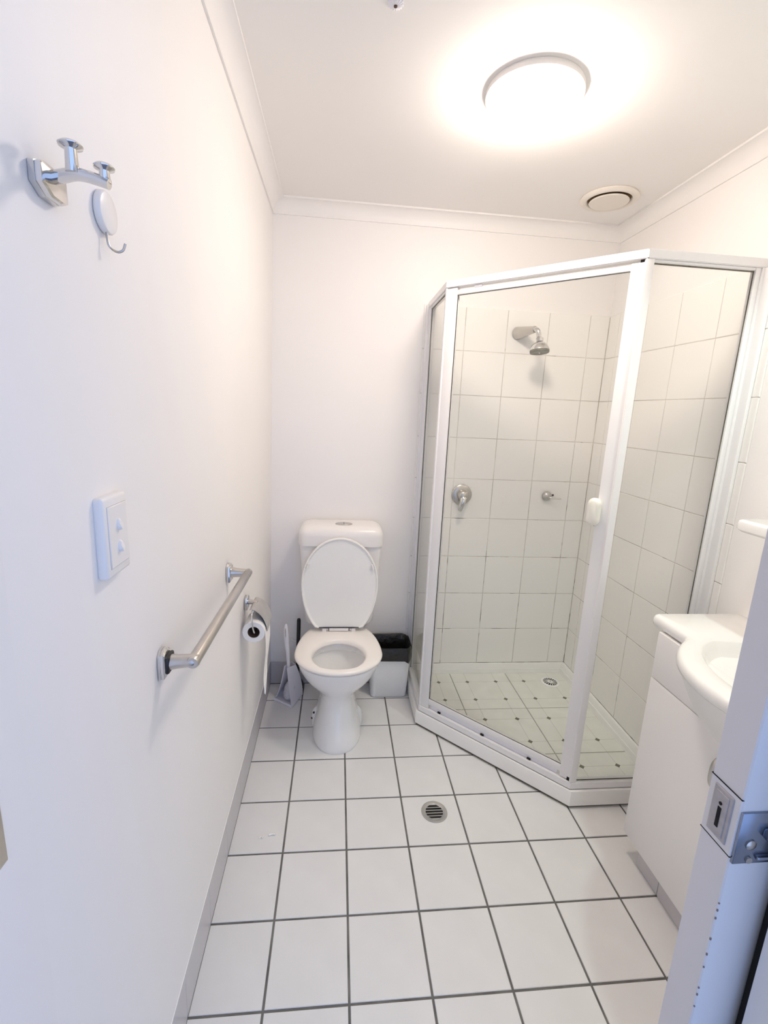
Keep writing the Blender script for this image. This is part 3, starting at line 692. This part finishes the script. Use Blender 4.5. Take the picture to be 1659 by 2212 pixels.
# raised lid, leaning back on the cistern
def lid_ring(k, off, n=64):
    r = []
    for j in range(n):
        a = 2 * PI * j / n; ca, sa = math.cos(a), math.sin(a)
        zc = 0.622
        zz = zc + ((0.212 - k) * sa if sa > 0 else (0.262 - k) * sa)
        xx = TCX + 0.0005 + (0.1725 - k) * ca
        zz = max(zz, 0.418)
        lean = (zz - 0.41) * 0.055
        r.append((xx, 1.990 + lean + off, zz))
    return r
MB().loft([lid_ring(0.018, 0.012), lid_ring(0.006, 0.011), lid_ring(0.0, 0.005), lid_ring(0.0, -0.003), lid_ring(0.002, -0.0062), lid_ring(0.006, -0.0065), lid_ring(0.009, -0.004), lid_ring(0.012, 0.0), lid_ring(0.03, 0.0012)]).build('lid', 'lidplastic', t, 40)
for sx in (-1, 1):
    MB().tube([(TCX + sx * 0.1405, 1.9985, 0.716), (TCX + sx * 0.1475, 1.9975, 0.694)], 0.0052, 10).build('lid_bumper', 'plastic', t, 60)
# hinge
MB().rbox(TCX - 0.045, TCX + 0.045, 1.985, 2.012, 0.399, 0.4175, 0.006, 3).build('hinge_block', 'plastic', t, 40)
for sx in (-1, 1):
    MB().rbox(TCX + sx * 0.066 - 0.010, TCX + sx * 0.066 + 0.010, 1.986, 2.014, 0.394, 0.414, 0.005, 3).build('hinge_knuckle', 'plastic', t, 40)
    MB().rbox(TCX + sx * 0.0525 - 0.004, TCX + sx * 0.0525 + 0.004, 1.990, 2.008, 0.400, 0.412, 0.003, 2).build('hinge_pin', 'plastic', t, 40)
MB().rbox(TCX - 0.118, TCX + 0.118, 1.985, 2.045, 0.374, 0.392, 0.008, 3).build('rear_deck', 'ceramic', t, 40)
# cistern
def rr3(cx, cy, hx, hy, r, z): return [(x, y, z) for x, y in rrect(cx, cy, hx, hy, r, 6)]
rings = []
for z, hx, y0 in ((0.395, 0.150, 2.07), (0.41, 0.160, 2.062), (0.54, 0.1705, 2.052), (0.70, 0.181, 2.046), (0.786, 0.1865, 2.044)):
    rings.append(rr3(0.3515, (y0 + 2.2035) / 2, hx, (2.2035 - y0) / 2, 0.028, z))
MB().loft(rings).build('cistern', 'plastic', t, 40)
rings = [rr3(0.3515, 2.1215, 0.186, 0.083, 0.035, 0.7845), rr3(0.3515, 2.1205, 0.1915, 0.0865, 0.04, 0.7865), rr3(0.3515, 2.1205, 0.192, 0.087, 0.04, 0.83)]
for k in range(1, 9):
    a = PI / 2 * k / 8; q = 0.042 * (1 - math.cos(a)); rings.append(rr3(0.3515, 2.1205 + q * 0.3, 0.192 - q, 0.087 - q * 0.7, max(0.04 - q * 0.2, 0.01), 0.83 + 0.0445 * math.sin(a)))
MB().loft(rings).build('cistern_lid', 'plastic', t, 50)
bt = MB(); bt.loft([[(0.362 + 0.039 * k * math.cos(2 * PI * j / 32), 2.105 + 0.024 * k * math.sin(2 * PI * j / 32), z) for j in range(32)] for k, z in ((1.0, 0.8735), (1.0, 0.877), (0.94, 0.8785))])
fb = bt.build('flush_button', 'satin', t, 40)
MB().box(0.3611, 0.3629, 2.083, 2.127, 0.8783, 0.8789).build('button_split', 'dark', fb)
tag(MB().tube(spline([(0.118, BW - 0.005, 0.250), (0.125, 2.195, 0.2455), (0.16, 2.186, 0.2445), (0.215, 2.182, 0.25), (0.235, 2.176, 0.30), (0.237, 2.165, 0.386)], 5), 0.0038, 10).build('water_hose', 'plastic'), 'thin white water hose behind the toilet brush', 'hose')

# ------------------------------------------------------------------ bin, brush, plunger
t = thing('waste_bin', 'light grey plastic bin standing between the toilet and shower', 'bin', (0.605, 2.12, 0))
rings = [rr3(0.6045, 2.132, 0.084, 0.058, 0.022, 0.0008), rr3(0.6045, 2.132, 0.089, 0.063, 0.024, 0.006), rr3(0.6035, 2.128, 0.095, 0.069, 0.026, 0.14), rr3(0.603, 2.123, 0.099, 0.075, 0.028, 0.268),
         rr3(0.603, 2.123, 0.095, 0.071, 0.026, 0.268), rr3(0.6035, 2.128, 0.091, 0.065, 0.024, 0.14), rr3(0.6045, 2.132, 0.082, 0.056, 0.02, 0.008)]
MB().loft(rings).build('body', 'binplastic', t, 40)
def liner_ring(hx, hy, z, amp, seed, drop=0.0, cy=2.122):
    base = rrect(0.603, cy, hx, hy, 0.03, 14); r = []
    for j, (x, y) in enumerate(base):
        a = 2 * PI * j / len(base)
        w = amp * (math.sin(5 * a + seed) + 0.6 * math.sin(11 * a + 2 * seed) + 0.4 * math.sin(17 * a + 3.1 * seed))
        dx, dy = x - 0.603, y - cy; L_ = math.hypot(dx, dy)
        x2 = min(x + dx / L_ * w, 0.7085); y2 = min(y + dy / L_ * w, BW - 0.006)
        r.append((x2, y2, z + drop * math.sin(3 * a + seed) + w * 0.6))
    return r
rings = [liner_ring(0.1005, 0.0765, 0.205, 0.0008, 1.0, 0.010), liner_ring(0.1035, 0.080, 0.215, 0.0022, 1.4, 0.007), liner_ring(0.1025, 0.079, 0.245, 0.0014, 1.9, 0.003), liner_ring(0.1035, 0.0785, 0.272, 0.0014, 2.2, 0.003), liner_ring(0.100, 0.075, 0.281, 0.001, 2.5, 0.003),
         liner_ring(0.092, 0.067, 0.272, 0.0012, 2.9, 0.002), liner_ring(0.0870, 0.0620, 0.22, 0.0012, 3.5, 0, 2.125), liner_ring(0.083, 0.057, 0.12, 0.0012, 4.4, 0, 2.129), liner_ring(0.076, 0.050, 0.02, 0.0006, 5.0, 0, 2.132)]
tag(MB().loft(rings, False, True).build('bin_liner', 'film', None, 70), 'black plastic bin liner folded over the grey bin', 'bin liner')

# brush holder: a tapering scoop, open on one side
A_, B_, C_, D_ = Vector((0.042, 2.068, 0)), Vector((0.137, 2.0, 0)), Vector((0.181, 2.109, 0)), Vector((0.086, 2.172, 0))
a_, b_, c_, d_ = Vector((0.0975, 2.052, 0.19)), Vector((0.112, 2.030, 0.19)), Vector((0.151, 2.062, 0.185)), Vector((0.128, 2.092, 0.19))
t = thing('toilet_brush_holder', 'pale plastic scoop-shaped brush holder on the floor beside the toilet', 'brush holder', (0.11, 2.09, 0))
NZ = 12
def hold(P, Q, u, pw): 
    s_ = u ** pw; p = P.lerp(Q, s_); p.z = 0.004 + u * 0.186; return p
outer = MB(); inner_ = []
rows = []
for k in range(NZ + 1):
    u = k / NZ
    pa, pb, pc, pd = hold(A_, a_, u, 0.55), hold(B_, b_, u, 0.75), hold(C_, c_, u, 1.7), hold(D_, d_, u, 0.7)
    cen = (pa + pb + pc + pd) / 4
    path = [pb, pb.lerp(pc, 0.5), pc, pc.lerp(pd, 0.5), pd, pd.lerp(pa, 0.5), pa]
    path = [p + (p - cen) * (0.05 if i % 2 else 0) for i, p in enumerate(path)]
    inn = [p + (cen - p).normalized() * 0.003 for p in path]
    rows.append(path + inn[::-1])
outer.loft(rows).build('scoop', 'greyplastic', t, 35)
MB().loft([[(p.x, p.y, z) for p in (A_, B_, C_, D_)] for z in (0.0008, 0.005)]).build('base', 'greyplastic', t)
MB().loft([[(c0.x + (p.x - c0.x) * k, c0.y + (p.y - c0.y) * k, z) for p in (A_, B_, C_, D_)] for c0 in [(A_ + B_ + C_ + D_) / 4] for k, z in ((0.98, 0.005), (0.93, 0.010), (0.86, 0.010), (0.82, 0.0052))], False, False).build('base_lip', 'greyplastic', t)

t = thing('toilet_brush', 'white toilet brush with looped handle standing in its holder', 'toilet brush', (0.112, 2.058, 0.012))
hp = spline([(0.1275, 2.062, 0.09), (0.121, 2.058, 0.15), (0.1165, 2.054, 0.20), (0.1135, 2.052, 0.26), (0.109, 2.051, 0.32), (0.1065, 2.050, 0.37), (0.106, 2.050, 0.405)], 5)
rad = [0.0050, 0.005, 0.005, 0.0052, 0.0055, 0.0055, 0.0056, 0.0058, 0.006, 0.006, 0.0062, 0.0064, 0.0066, 0.007, 0.0072, 0.0076, 0.008, 0.0084, 0.0086, 0.0088, 0.009, 0.009, 0.009, 0.0088, 0.0086, 0.0082, 0.0076, 0.0068, 0.0058, 0.0045, 0.002]
MB().tube(hp, rad[:len(hp)], 14, True, (1.25, 1.0)).build('handle', 'greyplastic', t, 60)
MB().tube([(0.1055, 2.0412, 0.345), (0.1045, 2.0408, 0.372), (0.1045, 2.0408, 0.388)], [0.0012, 0.0020, 0.0010], 8).build('hanging_slot', 'satin', t, 60)
g = MB(); n = 40; rings = []
bc0, bc1 = Vector((0.1285, 2.063, 0.105)), Vector((0.116, 2.055, 0.014))
for k, r in enumerate((0.008, 0.020, 0.024, 0.026, 0.026, 0.0265, 0.025, 0.022, 0.012)):
    c_0 = bc0.lerp(bc1, k / 8)
    rings.append([(c_0.x + r * (1 + (0.06 if (j + k) % 2 else -0.05)) * math.cos(2 * PI * j / n), c_0.y + r * (1 + (0.06 if (j + k) % 2 else -0.05)) * math.sin(2 * PI * j / n), c_0.z) for j in range(n)])
g.loft(rings).build('bristle_head', 'bristle', t, 60)

t = thing('plunger', 'black plunger stick leaning in the corner behind the toilet', 'plunger', (0.150, 2.172, 0))
MB().tube([(0.1495, 2.172, 0.05), (0.1565, 2.152, 0.377), (0.1568, 2.1515, 0.383), (0.157, 2.151, 0.386)], [0.0095, 0.0095, 0.008, 0.003], 14).build('stick', 'black', t, 40)
MB().lathe([(0.030, 0.0008), (0.032, 0.004), (0.031, 0.02), (0.024, 0.038), (0.013, 0.048), (0.011, 0.062), (0.008, 0.064)], 28, Matrix.Translation((0.150, 2.172, 0))).build('cup', 'black', t, 40)

# ------------------------------------------------------------------ things on the left wall
# towel rail
ZR_ = 0.930
t = thing('towel_rail', 'brushed chrome towel rail on the left wall', 'towel rail', (0.02, 1.05, ZR_))
xw = wl(ZR_)
BX, BZ = xw + 0.0575, 0.937
for yc, zc in ((0.797, 0.934), (1.312, 0.920)):
    xf = Matrix(((0, 0, 1, xw), (1, 0, 0, yc), (0, 1, 0, zc), (0, 0, 0, 1)))
    rings = []
    for d, k in ((0.0008, 0.88), (0.005, 0.88), (0.0053, 0.84), (0.0063, 0.84), (0.0067, 0.87), (0.010, 0.85), (0.0125, 0.75), (0.013, 0.5)):
        pl = [(-0.019, -0.030), (0.019, -0.030), (0.021, 0.0), (0.019, 0.024), (0.008, 0.031), (-0.008, 0.031), (-0.019, 0.024), (-0.021, 0.0)]
        rings.append([xf @ Vector((x * k, y * k, d)) for x, y in pl])
    MB().loft(rings).build('wall_plate', 'chrome', t, 25)
    e0, e1 = Vector((xw + 0.012, yc, zc)), Vector((BX, yc, BZ if yc < 1 else 0.918))
    if yc < 1: MB().rbox(xw + 0.0115, xw + 0.0195, yc - 0.0165, yc + 0.0165, zc - 0.0165, zc + 0.0165, 0.004, 2).build('collar', 'black', t, 40)
    MB().tube([e0, e0.lerp(e1, 0.4), e0.lerp(e1, 0.8), e1, e1 + (e1 - e0).normalized() * 0.009], [0.0150, 0.0126, 0.0118, 0.0125, 0.009], 20).build('arm', 'satin', t, 40)
MB().tube([(BX, 0.786, BZ), (BX, 0.789, BZ), (BX, 1.319, 0.918), (BX, 1.322, 0.918)], [0.010, 0.0115, 0.0115, 0.010], 20).build('bar', 'satin', t, 40)

# light switch
t = thing('light_switch', 'white two-rocker light switch plate above the towel rail', 'light switch', (0.022, 0.639, 1.213))
xs = wl(1.16)
MB().rbox(xs - 0.001, xs + 0.0135, 0.604, 0.672, 1.159, 1.2675, 0.005, 3).build('surround', 'plastic', t, 40)
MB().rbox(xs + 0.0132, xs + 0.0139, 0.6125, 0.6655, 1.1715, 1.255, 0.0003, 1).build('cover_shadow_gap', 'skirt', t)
MB().rbox(xs + 0.010, xs + 0.0150, 0.6132, 0.6648, 1.1722, 1.2543, 0.001, 1).build('cover_plate', 'plastic', t, 40)
for zc in (1.2275, 1.1975):
    g = MB(); rings = []
    for d, k in ((0.0148, 1.0), (0.0165, 0.96), (0.0185, 0.75)):
        rings.append([(xs + d + (0.0016 if y_ < 0 else -0.0004) * (d > 0.016), 0.639 + x_ * k, zc + y_ * k) for x_, y_ in [(0.0052 * math.cos(2 * PI * j / 24), 0.0085 * math.sin(2 * PI * j / 24)) for j in range(24)]])
    g.loft(rings).build('rocker', 'plastic', t, 40)

# robe hook with two pegs
t = thing('robe_hook', 'chrome robe hook with two upright pegs high on the left wall', 'robe hook', (0.03, 0.553, 1.595))
xh = wl(1.59)
xf = Matrix(((0, 0, 1, xh), (1, 0, 0, 0.556), (0, 1, 0, 1.594), (0, 0, 0, 1)))
rings = []
for d, k in ((0.0006, 1.0), (0.0065, 1.0), (0.0068, 0.95), (0.0078, 0.95), (0.0082, 0.99), (0.012, 0.96), (0.0135, 0.8)):
    pl = [(-0.023, -0.004), (-0.008, -0.0125), (0.014, -0.0125), (0.023, -0.008), (0.023, 0.012), (0.017, 0.017), (-0.017, 0.017), (-0.023, 0.014)]
    rings.append([xf @ Vector((x * k, y * k, d)) for x, y in pl])
MB().loft(rings).build('wall_plate', 'chrome', t, 25)
arm = spline([(xh + 0.010, 0.554, 1.601), (xh + 0.022, 0.551, 1.6025), (xh + 0.036, 0.549, 1.6045), (xh + 0.050, 0.550, 1.603), (xh + 0.066, 0.551, 1.599)], 5)
MB().tube(arm, [0.0070 - 0.0012 * k / 20 for k in range(21)], 12, True, (1.0, 0.9)).build('arm', 'chrome', t, 50)
for (ox, yy, zb, zt, pr_) in ((0.035, 0.545, 1.604, 1.6265, 0.0062), (0.062, 0.551, 1.600, 1.6125, 0.0055)):
    xf = Matrix.Translation((xh + ox, yy, 0))
    MB().lathe([(pr_, zb), (pr_ * 0.86, zt - 0.003), (pr_ * 0.9, zt - 0.002), (pr_ * 1.7, zt - 0.0005), (pr_ * 1.8, zt + 0.0012), (pr_ * 1.4, zt + 0.0032), (pr_ * 0.5, zt + 0.0042)], 28, xf).build('peg', 'chrome', t, 60)

# adhesive hook
t = thing('adhesive_hook', 'white round stick-on hook below the chrome robe hook', 'hook', (0.03, 0.68, 1.612))
xd = wl(1.612)
xf = frame_xf((xd, 0.679, 1.6155), (1, 0, 0))
MB().lathe([(0.0225, 0.0006), (0.0243, 0.002), (0.0243, 0.007), (0.0232, 0.0088), (0.0215, 0.0095), (0.002, 0.0098)], 40, xf).build('disc', 'plastic', t, 60)
hk = spline([(xd + 0.006, 0.675, 1.594), (xd + 0.007, 0.674, 1.582), (xd + 0.009, 0.675, 1.5755), (xd + 0.014, 0.682, 1.5725), (xd + 0.020, 0.685, 1.5755), (xd + 0.0235, 0.685, 1.5835)], 5)
MB().tube(hk, 0.00155, 10).build('wire_hook', 'satin', t, 60)

# toilet roll holder and roll
RXc, RZc, RY0, RY1, RR = 0.0615, 0.652, 1.474, 1.572, 0.037
t = thing('toilet_roll_holder', 'chrome toilet roll holder with cover flap beside the towel rail', 'toilet roll holder', (0.017, 1.56, 0.72))
xt = wl(0.72)
MB().rbox(xt + 0.0005, xt + 0.012, 1.545, 1.585, 0.697, 0.742, 0.004, 2).build('wall_plate', 'chrome', t, 40)
MB().tube([(xt + 0.010, 1.565, 0.722), (xt + 0.030, 1.562, 0.722), (xt + 0.044, 1.56, 0.720)], [0.009, 0.0075, 0.007], 14).build('arm', 'satin', t, 50)
MB().tube([(xt + 0.040, 1.480, 0.7185), (xt + 0.040, 1.60, 0.7185)], 0.0045, 10).build('pivot_bar', 'chrome', t, 50)
wire = spline([(xt + 0.040, 1.482, 0.7185), (xt + 0.040, 1.4715, 0.714), (xt + 0.041, 1.4645, 0.703), (0.0600, 1.463, 0.680), (0.0640, 1.464, 0.660), (0.0655, 1.470, 0.6535), (0.0655, 1.50, 0.6535), (0.0655, 1.568, 0.6535)], 5)
MB().tube(wire, 0.0026, 10).build('wire_arm', 'chrome', t, 60)
g = MB(); th = 0.0012; ra, rb = [], []
fl = [(0.046, 0.7225), (0.052, 0.7255), (0.065, 0.7215), (0.081, 0.708), (0.093, 0.690), (0.101, 0.668), (0.1042, 0.648)]
flp = spline([(x, 0, z) for x, z in fl], 4)
row0 = [(p.x, 1.492, p.z) for p in flp] + [(p.x - 0.0012, 1.492, p.z - 0.0012) for p in reversed(flp)]
row1 = [(p.x, 1.600, p.z) for p in flp] + [(p.x - 0.0012, 1.600, p.z - 0.0012) for p in reversed(flp)]
g.loft([row0, row1]).build('cover_flap', 'satin', t, 40)
t = thing('toilet_roll', 'white toilet roll with a torn sheet hanging down', 'toilet roll', (RXc, 1.52, RZc))
xf = frame_xf((RXc, RY0, RZc), (0, 1, 0))
Lr = RY1 - RY0
MB().loft([[xf @ Vector((r * math.cos(2 * PI * j / 48), r * math.sin(2 * PI * j / 48), z)) for j in range(48)] for r, z in ((0.0200, 0.0), (RR - 0.0015, 0.0), (RR, 0.0015), (RR, Lr - 0.0015), (RR - 0.0015, Lr), (0.0200, Lr), (0.0200, 0.0))], False, False).build('paper', 'paper', t, 40)
MB().loft([[xf @ Vector((r * math.cos(2 * PI * j / 40), r * math.sin(2 * PI * j / 40), z)) for j in range(40)] for r, z in ((0.0185, 0.0005), (0.0199, 0.0005), (0.0199, Lr - 0.0005), (0.0185, Lr - 0.0005), (0.0185, 0.0005))], False, False).build('core', 'core', t, 40)
# hanging sheet: leaves the roll on the room side, torn on its far edge
rows = []; NS = 26
for k in range(NS + 1):
    u = k / NS; z = RZc + 0.004 - u * 0.232
    xo = RXc + RR + 0.0008 + 0.002 * math.sin(u * 7) - 0.004 * u
    yfar = RY1 + 0.002 + 0.012 * math.sin(u * 5.2) * (0.3 + u) - (0.03 * u if u > 0.55 else 0) - (0.055 * max(0, u - 0.8) / 0.2) + random.uniform(-0.002, 0.002)
    row = []
    for q in range(7):
        yy = RY0 + (yfar - RY0) * q / 6
        row.append((xo + 0.0025 * math.sin(q * 1.3 + u * 6) * u, yy, z + 0.004 * math.sin(q * 2.1) * u))
    rows.append(row + [(p[0] - 0.0005, p[1], p[2]) for p in reversed(row)])
MB().loft(rows).build('hanging_sheet', 'paper', t, 60)

# ------------------------------------------------------------------ floor drain
t = thing('floor_drain', 'round metal floor drain set in the white floor tiles', 'drain', (0.698, 1.385, 0))
XF = Matrix.Translation((0.698, 1.385, 0))
MB().lathe([(0.0465, 0.0004), (0.046, 0.0018), (0.034, 0.0020), (0.031, 0.0008)], 48, XF, False, False).build('rim', 'steel', t, 40)
MB().lathe([(0.0335, 0.0004), (0.0335, 0.0008)], 40, XF).build('sump', 'dark', t)
for k in range(6):
    yy = 1.385 + (k - 2.5) * 0.0118
    hw = math.sqrt(max(0.0, 0.033 ** 2 - (yy - 1.385) ** 2))
    MB().rbox(0.698 - hw, 0.698 + hw, yy - 0.0017, yy + 0.0017, 0.0006, 0.0020, 0.0004, 1).build('grate_bar', 'steel', t)
tag(MB().tube(spline([(0.128, 1.318, 0.0032), (0.140, 1.322, 0.0035), (0.150, 1.320, 0.0032)], 4), 0.0028, 8).build('plastic_scrap', 'acrylic'), 'tiny white plastic scrap lying on a floor tile', 'scrap')
tag(MB().tube(spline([(0.098, 1.309, 0.0022), (0.104, 1.316, 0.0022), (0.108, 1.310, 0.0022), (0.113, 1.317, 0.0022)], 4), 0.0014, 8).build('paper_shred', 'paper'), 'curled white shred on the floor tile beside the skirting', 'scrap')

# ------------------------------------------------------------------ vanity
VF, VY0, VY1 = 1.287, 0.47, 1.203
t = thing('vanity_cabinet', 'white laminate vanity cabinet under the basin', 'cabinet', (1.43, 0.84, 0))
MB().rbox(VF + 0.017, RW + TT - 0.001, VY0, VY1, 0.082, 0.786, 0.001, 1).build('carcass', 'laminate', t)
MB().rbox(VF, VF + 0.0165, VY0, VY1 + 0.0005, 0.6415, 0.786, 0.0015, 2).build('front_panel', 'laminate', t, 30)
for y0, y1, hy in ((0.8400, VY1 + 0.0005, 0.918), (VY0, 0.8370, 0.760)):
    dd = MB().rbox(VF, VF + 0.0165, y0, y1, 0.080, 0.6385, 0.0015, 2).build('door', 'laminate', t, 30)
    hp = spline([(VF + 0.002, hy, 0.585), (VF - 0.010, hy, 0.584), (VF - 0.019, hy, 0.570), (VF - 0.021, hy, 0.545), (VF - 0.019, hy, 0.520), (VF - 0.010, hy, 0.506), (VF + 0.002, hy, 0.505)], 5)
    MB().tube(hp, 0.0055, 12, True, (1.4, 0.7)).build('handle', 'satin', dd, 60)
kb = MB().box(1.3125, RW, VY0, 1.150, 0.0005, 0.081).build('kickboard', 'skirt', t)
for y0, y1 in ((0.4705, 0.6444), (0.6476, 0.8474), (0.8506, 1.0504), (1.0536, 1.1495)):
    mx = Matrix(((0, 0, -1, 1.3105), (-1, 0, 0, y1), (0, 1, 0, 0.001), (0, 0, 0, 1)))
    o = put_tile(kb, 'kick_tile', y1 - y0, 0.079, 0.004, 'skirt', mx, 0.0006)
# benchtop with bowed basin
ZBT = 0.823
BCX, BCY, BR = 1.420, 0.868, 0.267
t = thing('basin_top', 'glossy white vanity top with bowed-out round basin', 'basin', (1.42, BCY, ZBT))
def bench_outline():
    pts = []
    xf_, yn, yf2 = 1.292, 0.462, 1.258
    rc = 0.022
    pts.append((RW + TT - 0.001, yn)); pts.append((RW + TT - 0.001, yf2))
    for k in range(7):
        a = PI / 2 * k / 6; pts.append((xf_ + rc - rc * math.sin(a), yf2 - rc + rc * math.cos(a)))
    dy = math.sqrt(BR ** 2 - (BCX - xf_) ** 2)
    # little fillet then the bow
    a0 = math.atan2(dy, xf_ - BCX); 
    pts.append((xf_, 1.18)); pts.append((xf_, BCY + dy + 0.018)); pts.append((xf_ - 0.0025, BCY + dy + 0.006))
    for k in range(1, 32):
        a = a0 + (2 * PI - 2 * a0) * k / 32
        pts.append((BCX + BR * math.cos(a), BCY + BR * math.sin(a)))
    pts.append((xf_ - 0.0025, BCY - dy - 0.006)); pts.append((xf_, BCY - dy - 0.018)); pts.append((xf_, 0.55))
    for k in range(7):
        a = PI / 2 * k / 6; pts.append((xf_ + rc - rc * math.cos(a), yn + rc - rc * math.sin(a)))
    return pts
OUT = bench_outline(); nO = len(OUT)
def off_out(d):
    r = []
    for j in range(nO):
        p, q = Vector(OUT[j - 1]), Vector(OUT[(j + 1) % nO]); tg = (q - p).normalized(); nm = Vector((tg.y, -tg.x))
        c = Vector(OUT[j]); 
        if c.x > RW - 0.01: nm = Vector((0, 1 if c.y < 0.8 else -1))
        elif (c - Vector((BCX, BCY))).dot(nm) > 0: nm = -nm
        r.append((c.x + nm.x * d, c.y + nm.y * d))
    return r
def bowl_ring(rx, ry, z, cx=1.388):
    r = []
    for j in range(nO):
        a = math.atan2(OUT[j][1] - BCY, OUT[j][0] - cx)
        r.append((cx + rx * math.cos(a), BCY + ry * math.sin(a), z))
    return r
def oz(d, z): return [(x, y, z) for x, y in off_out(d)]
rings = [oz(0.020, 0.7875), oz(0.008, 0.7885), oz(0.002, 0.7935), oz(0.0, 0.803), oz(0.0015, 0.813), oz(0.006, 0.820), oz(0.013, ZBT),
         bowl_ring(0.174, 0.216, ZBT), bowl_ring(0.170, 0.212, ZBT - 0.003), bowl_ring(0.162, 0.202, ZBT - 0.018), bowl_ring(0.143, 0.175, ZBT - 0.06), bowl_ring(0.105, 0.125, ZBT - 0.10), bowl_ring(0.06, 0.07, ZBT - 0.122), bowl_ring(0.02, 0.02, ZBT - 0.128)]
MB().loft(rings, False, True).build('benchtop', 'bench', t, 40)
# the rounded belly of the basin in front of the cabinet
rings = []; n = 40
prf = spline([(0.255, 0.7885, 0), (0.250, 0.768, 0), (0.236, 0.735, 0), (0.214, 0.695, 0), (0.186, 0.660, 0), (0.158, 0.632, 0), (0.1345, 0.612, 0)], 3)
for p in prf:
    hw = math.acos(min(1, (BCX - VF + 0.0004) / p.x)); rr = []
    for j in range(n + 1):
        a = PI - hw + 2 * hw * j / n
        rr.append((min(BCX + p.x * math.cos(a), VF - 0.0004), BCY + p.x * math.sin(a), p.y))
    rings.append(rr)
MB().loft(rings, True, True, False).build('basin_belly', 'laminate', t, 60)
MB().lathe([(0.016, ZBT - 0.1285), (0.017, ZBT - 0.1265), (0.010, ZBT - 0.126)], 20, Matrix.Translation((1.388, BCY, 0))).build('waste', 'chrome', t, 40)

# shelf on the right wall
g = MB()
sh = [(RW + TT - 0.001, 0.60), (RW + TT - 0.001, 1.196)]
for k in range(9):
    a = PI / 2 * k / 8; sh.append((1.440 + 0.035 - 0.035 * math.sin(a), 1.196 - 0.035 + 0.035 * math.cos(a)))
for k in range(9):
    a = PI / 2 * k / 8; sh.append((1.440 + 0.035 - 0.035 * math.cos(a), 0.60 + 0.035 - 0.035 * math.sin(a)))
def shz(d, z): return [(min(x + (d if x < 1.5 else 0), RW + TT - 0.001), y + (-d if y > 1.1 else (d if y < 0.7 else 0)), z) for x, y in sh]
g.loft([shz(0.008, 1.105), shz(0.0, 1.112), shz(0.0, 1.128), shz(0.002, 1.134), shz(0.007, 1.137)])
tag(g.build('wall_shelf', 'bench', None, 40), 'glossy white wall shelf above the vanity', 'shelf')
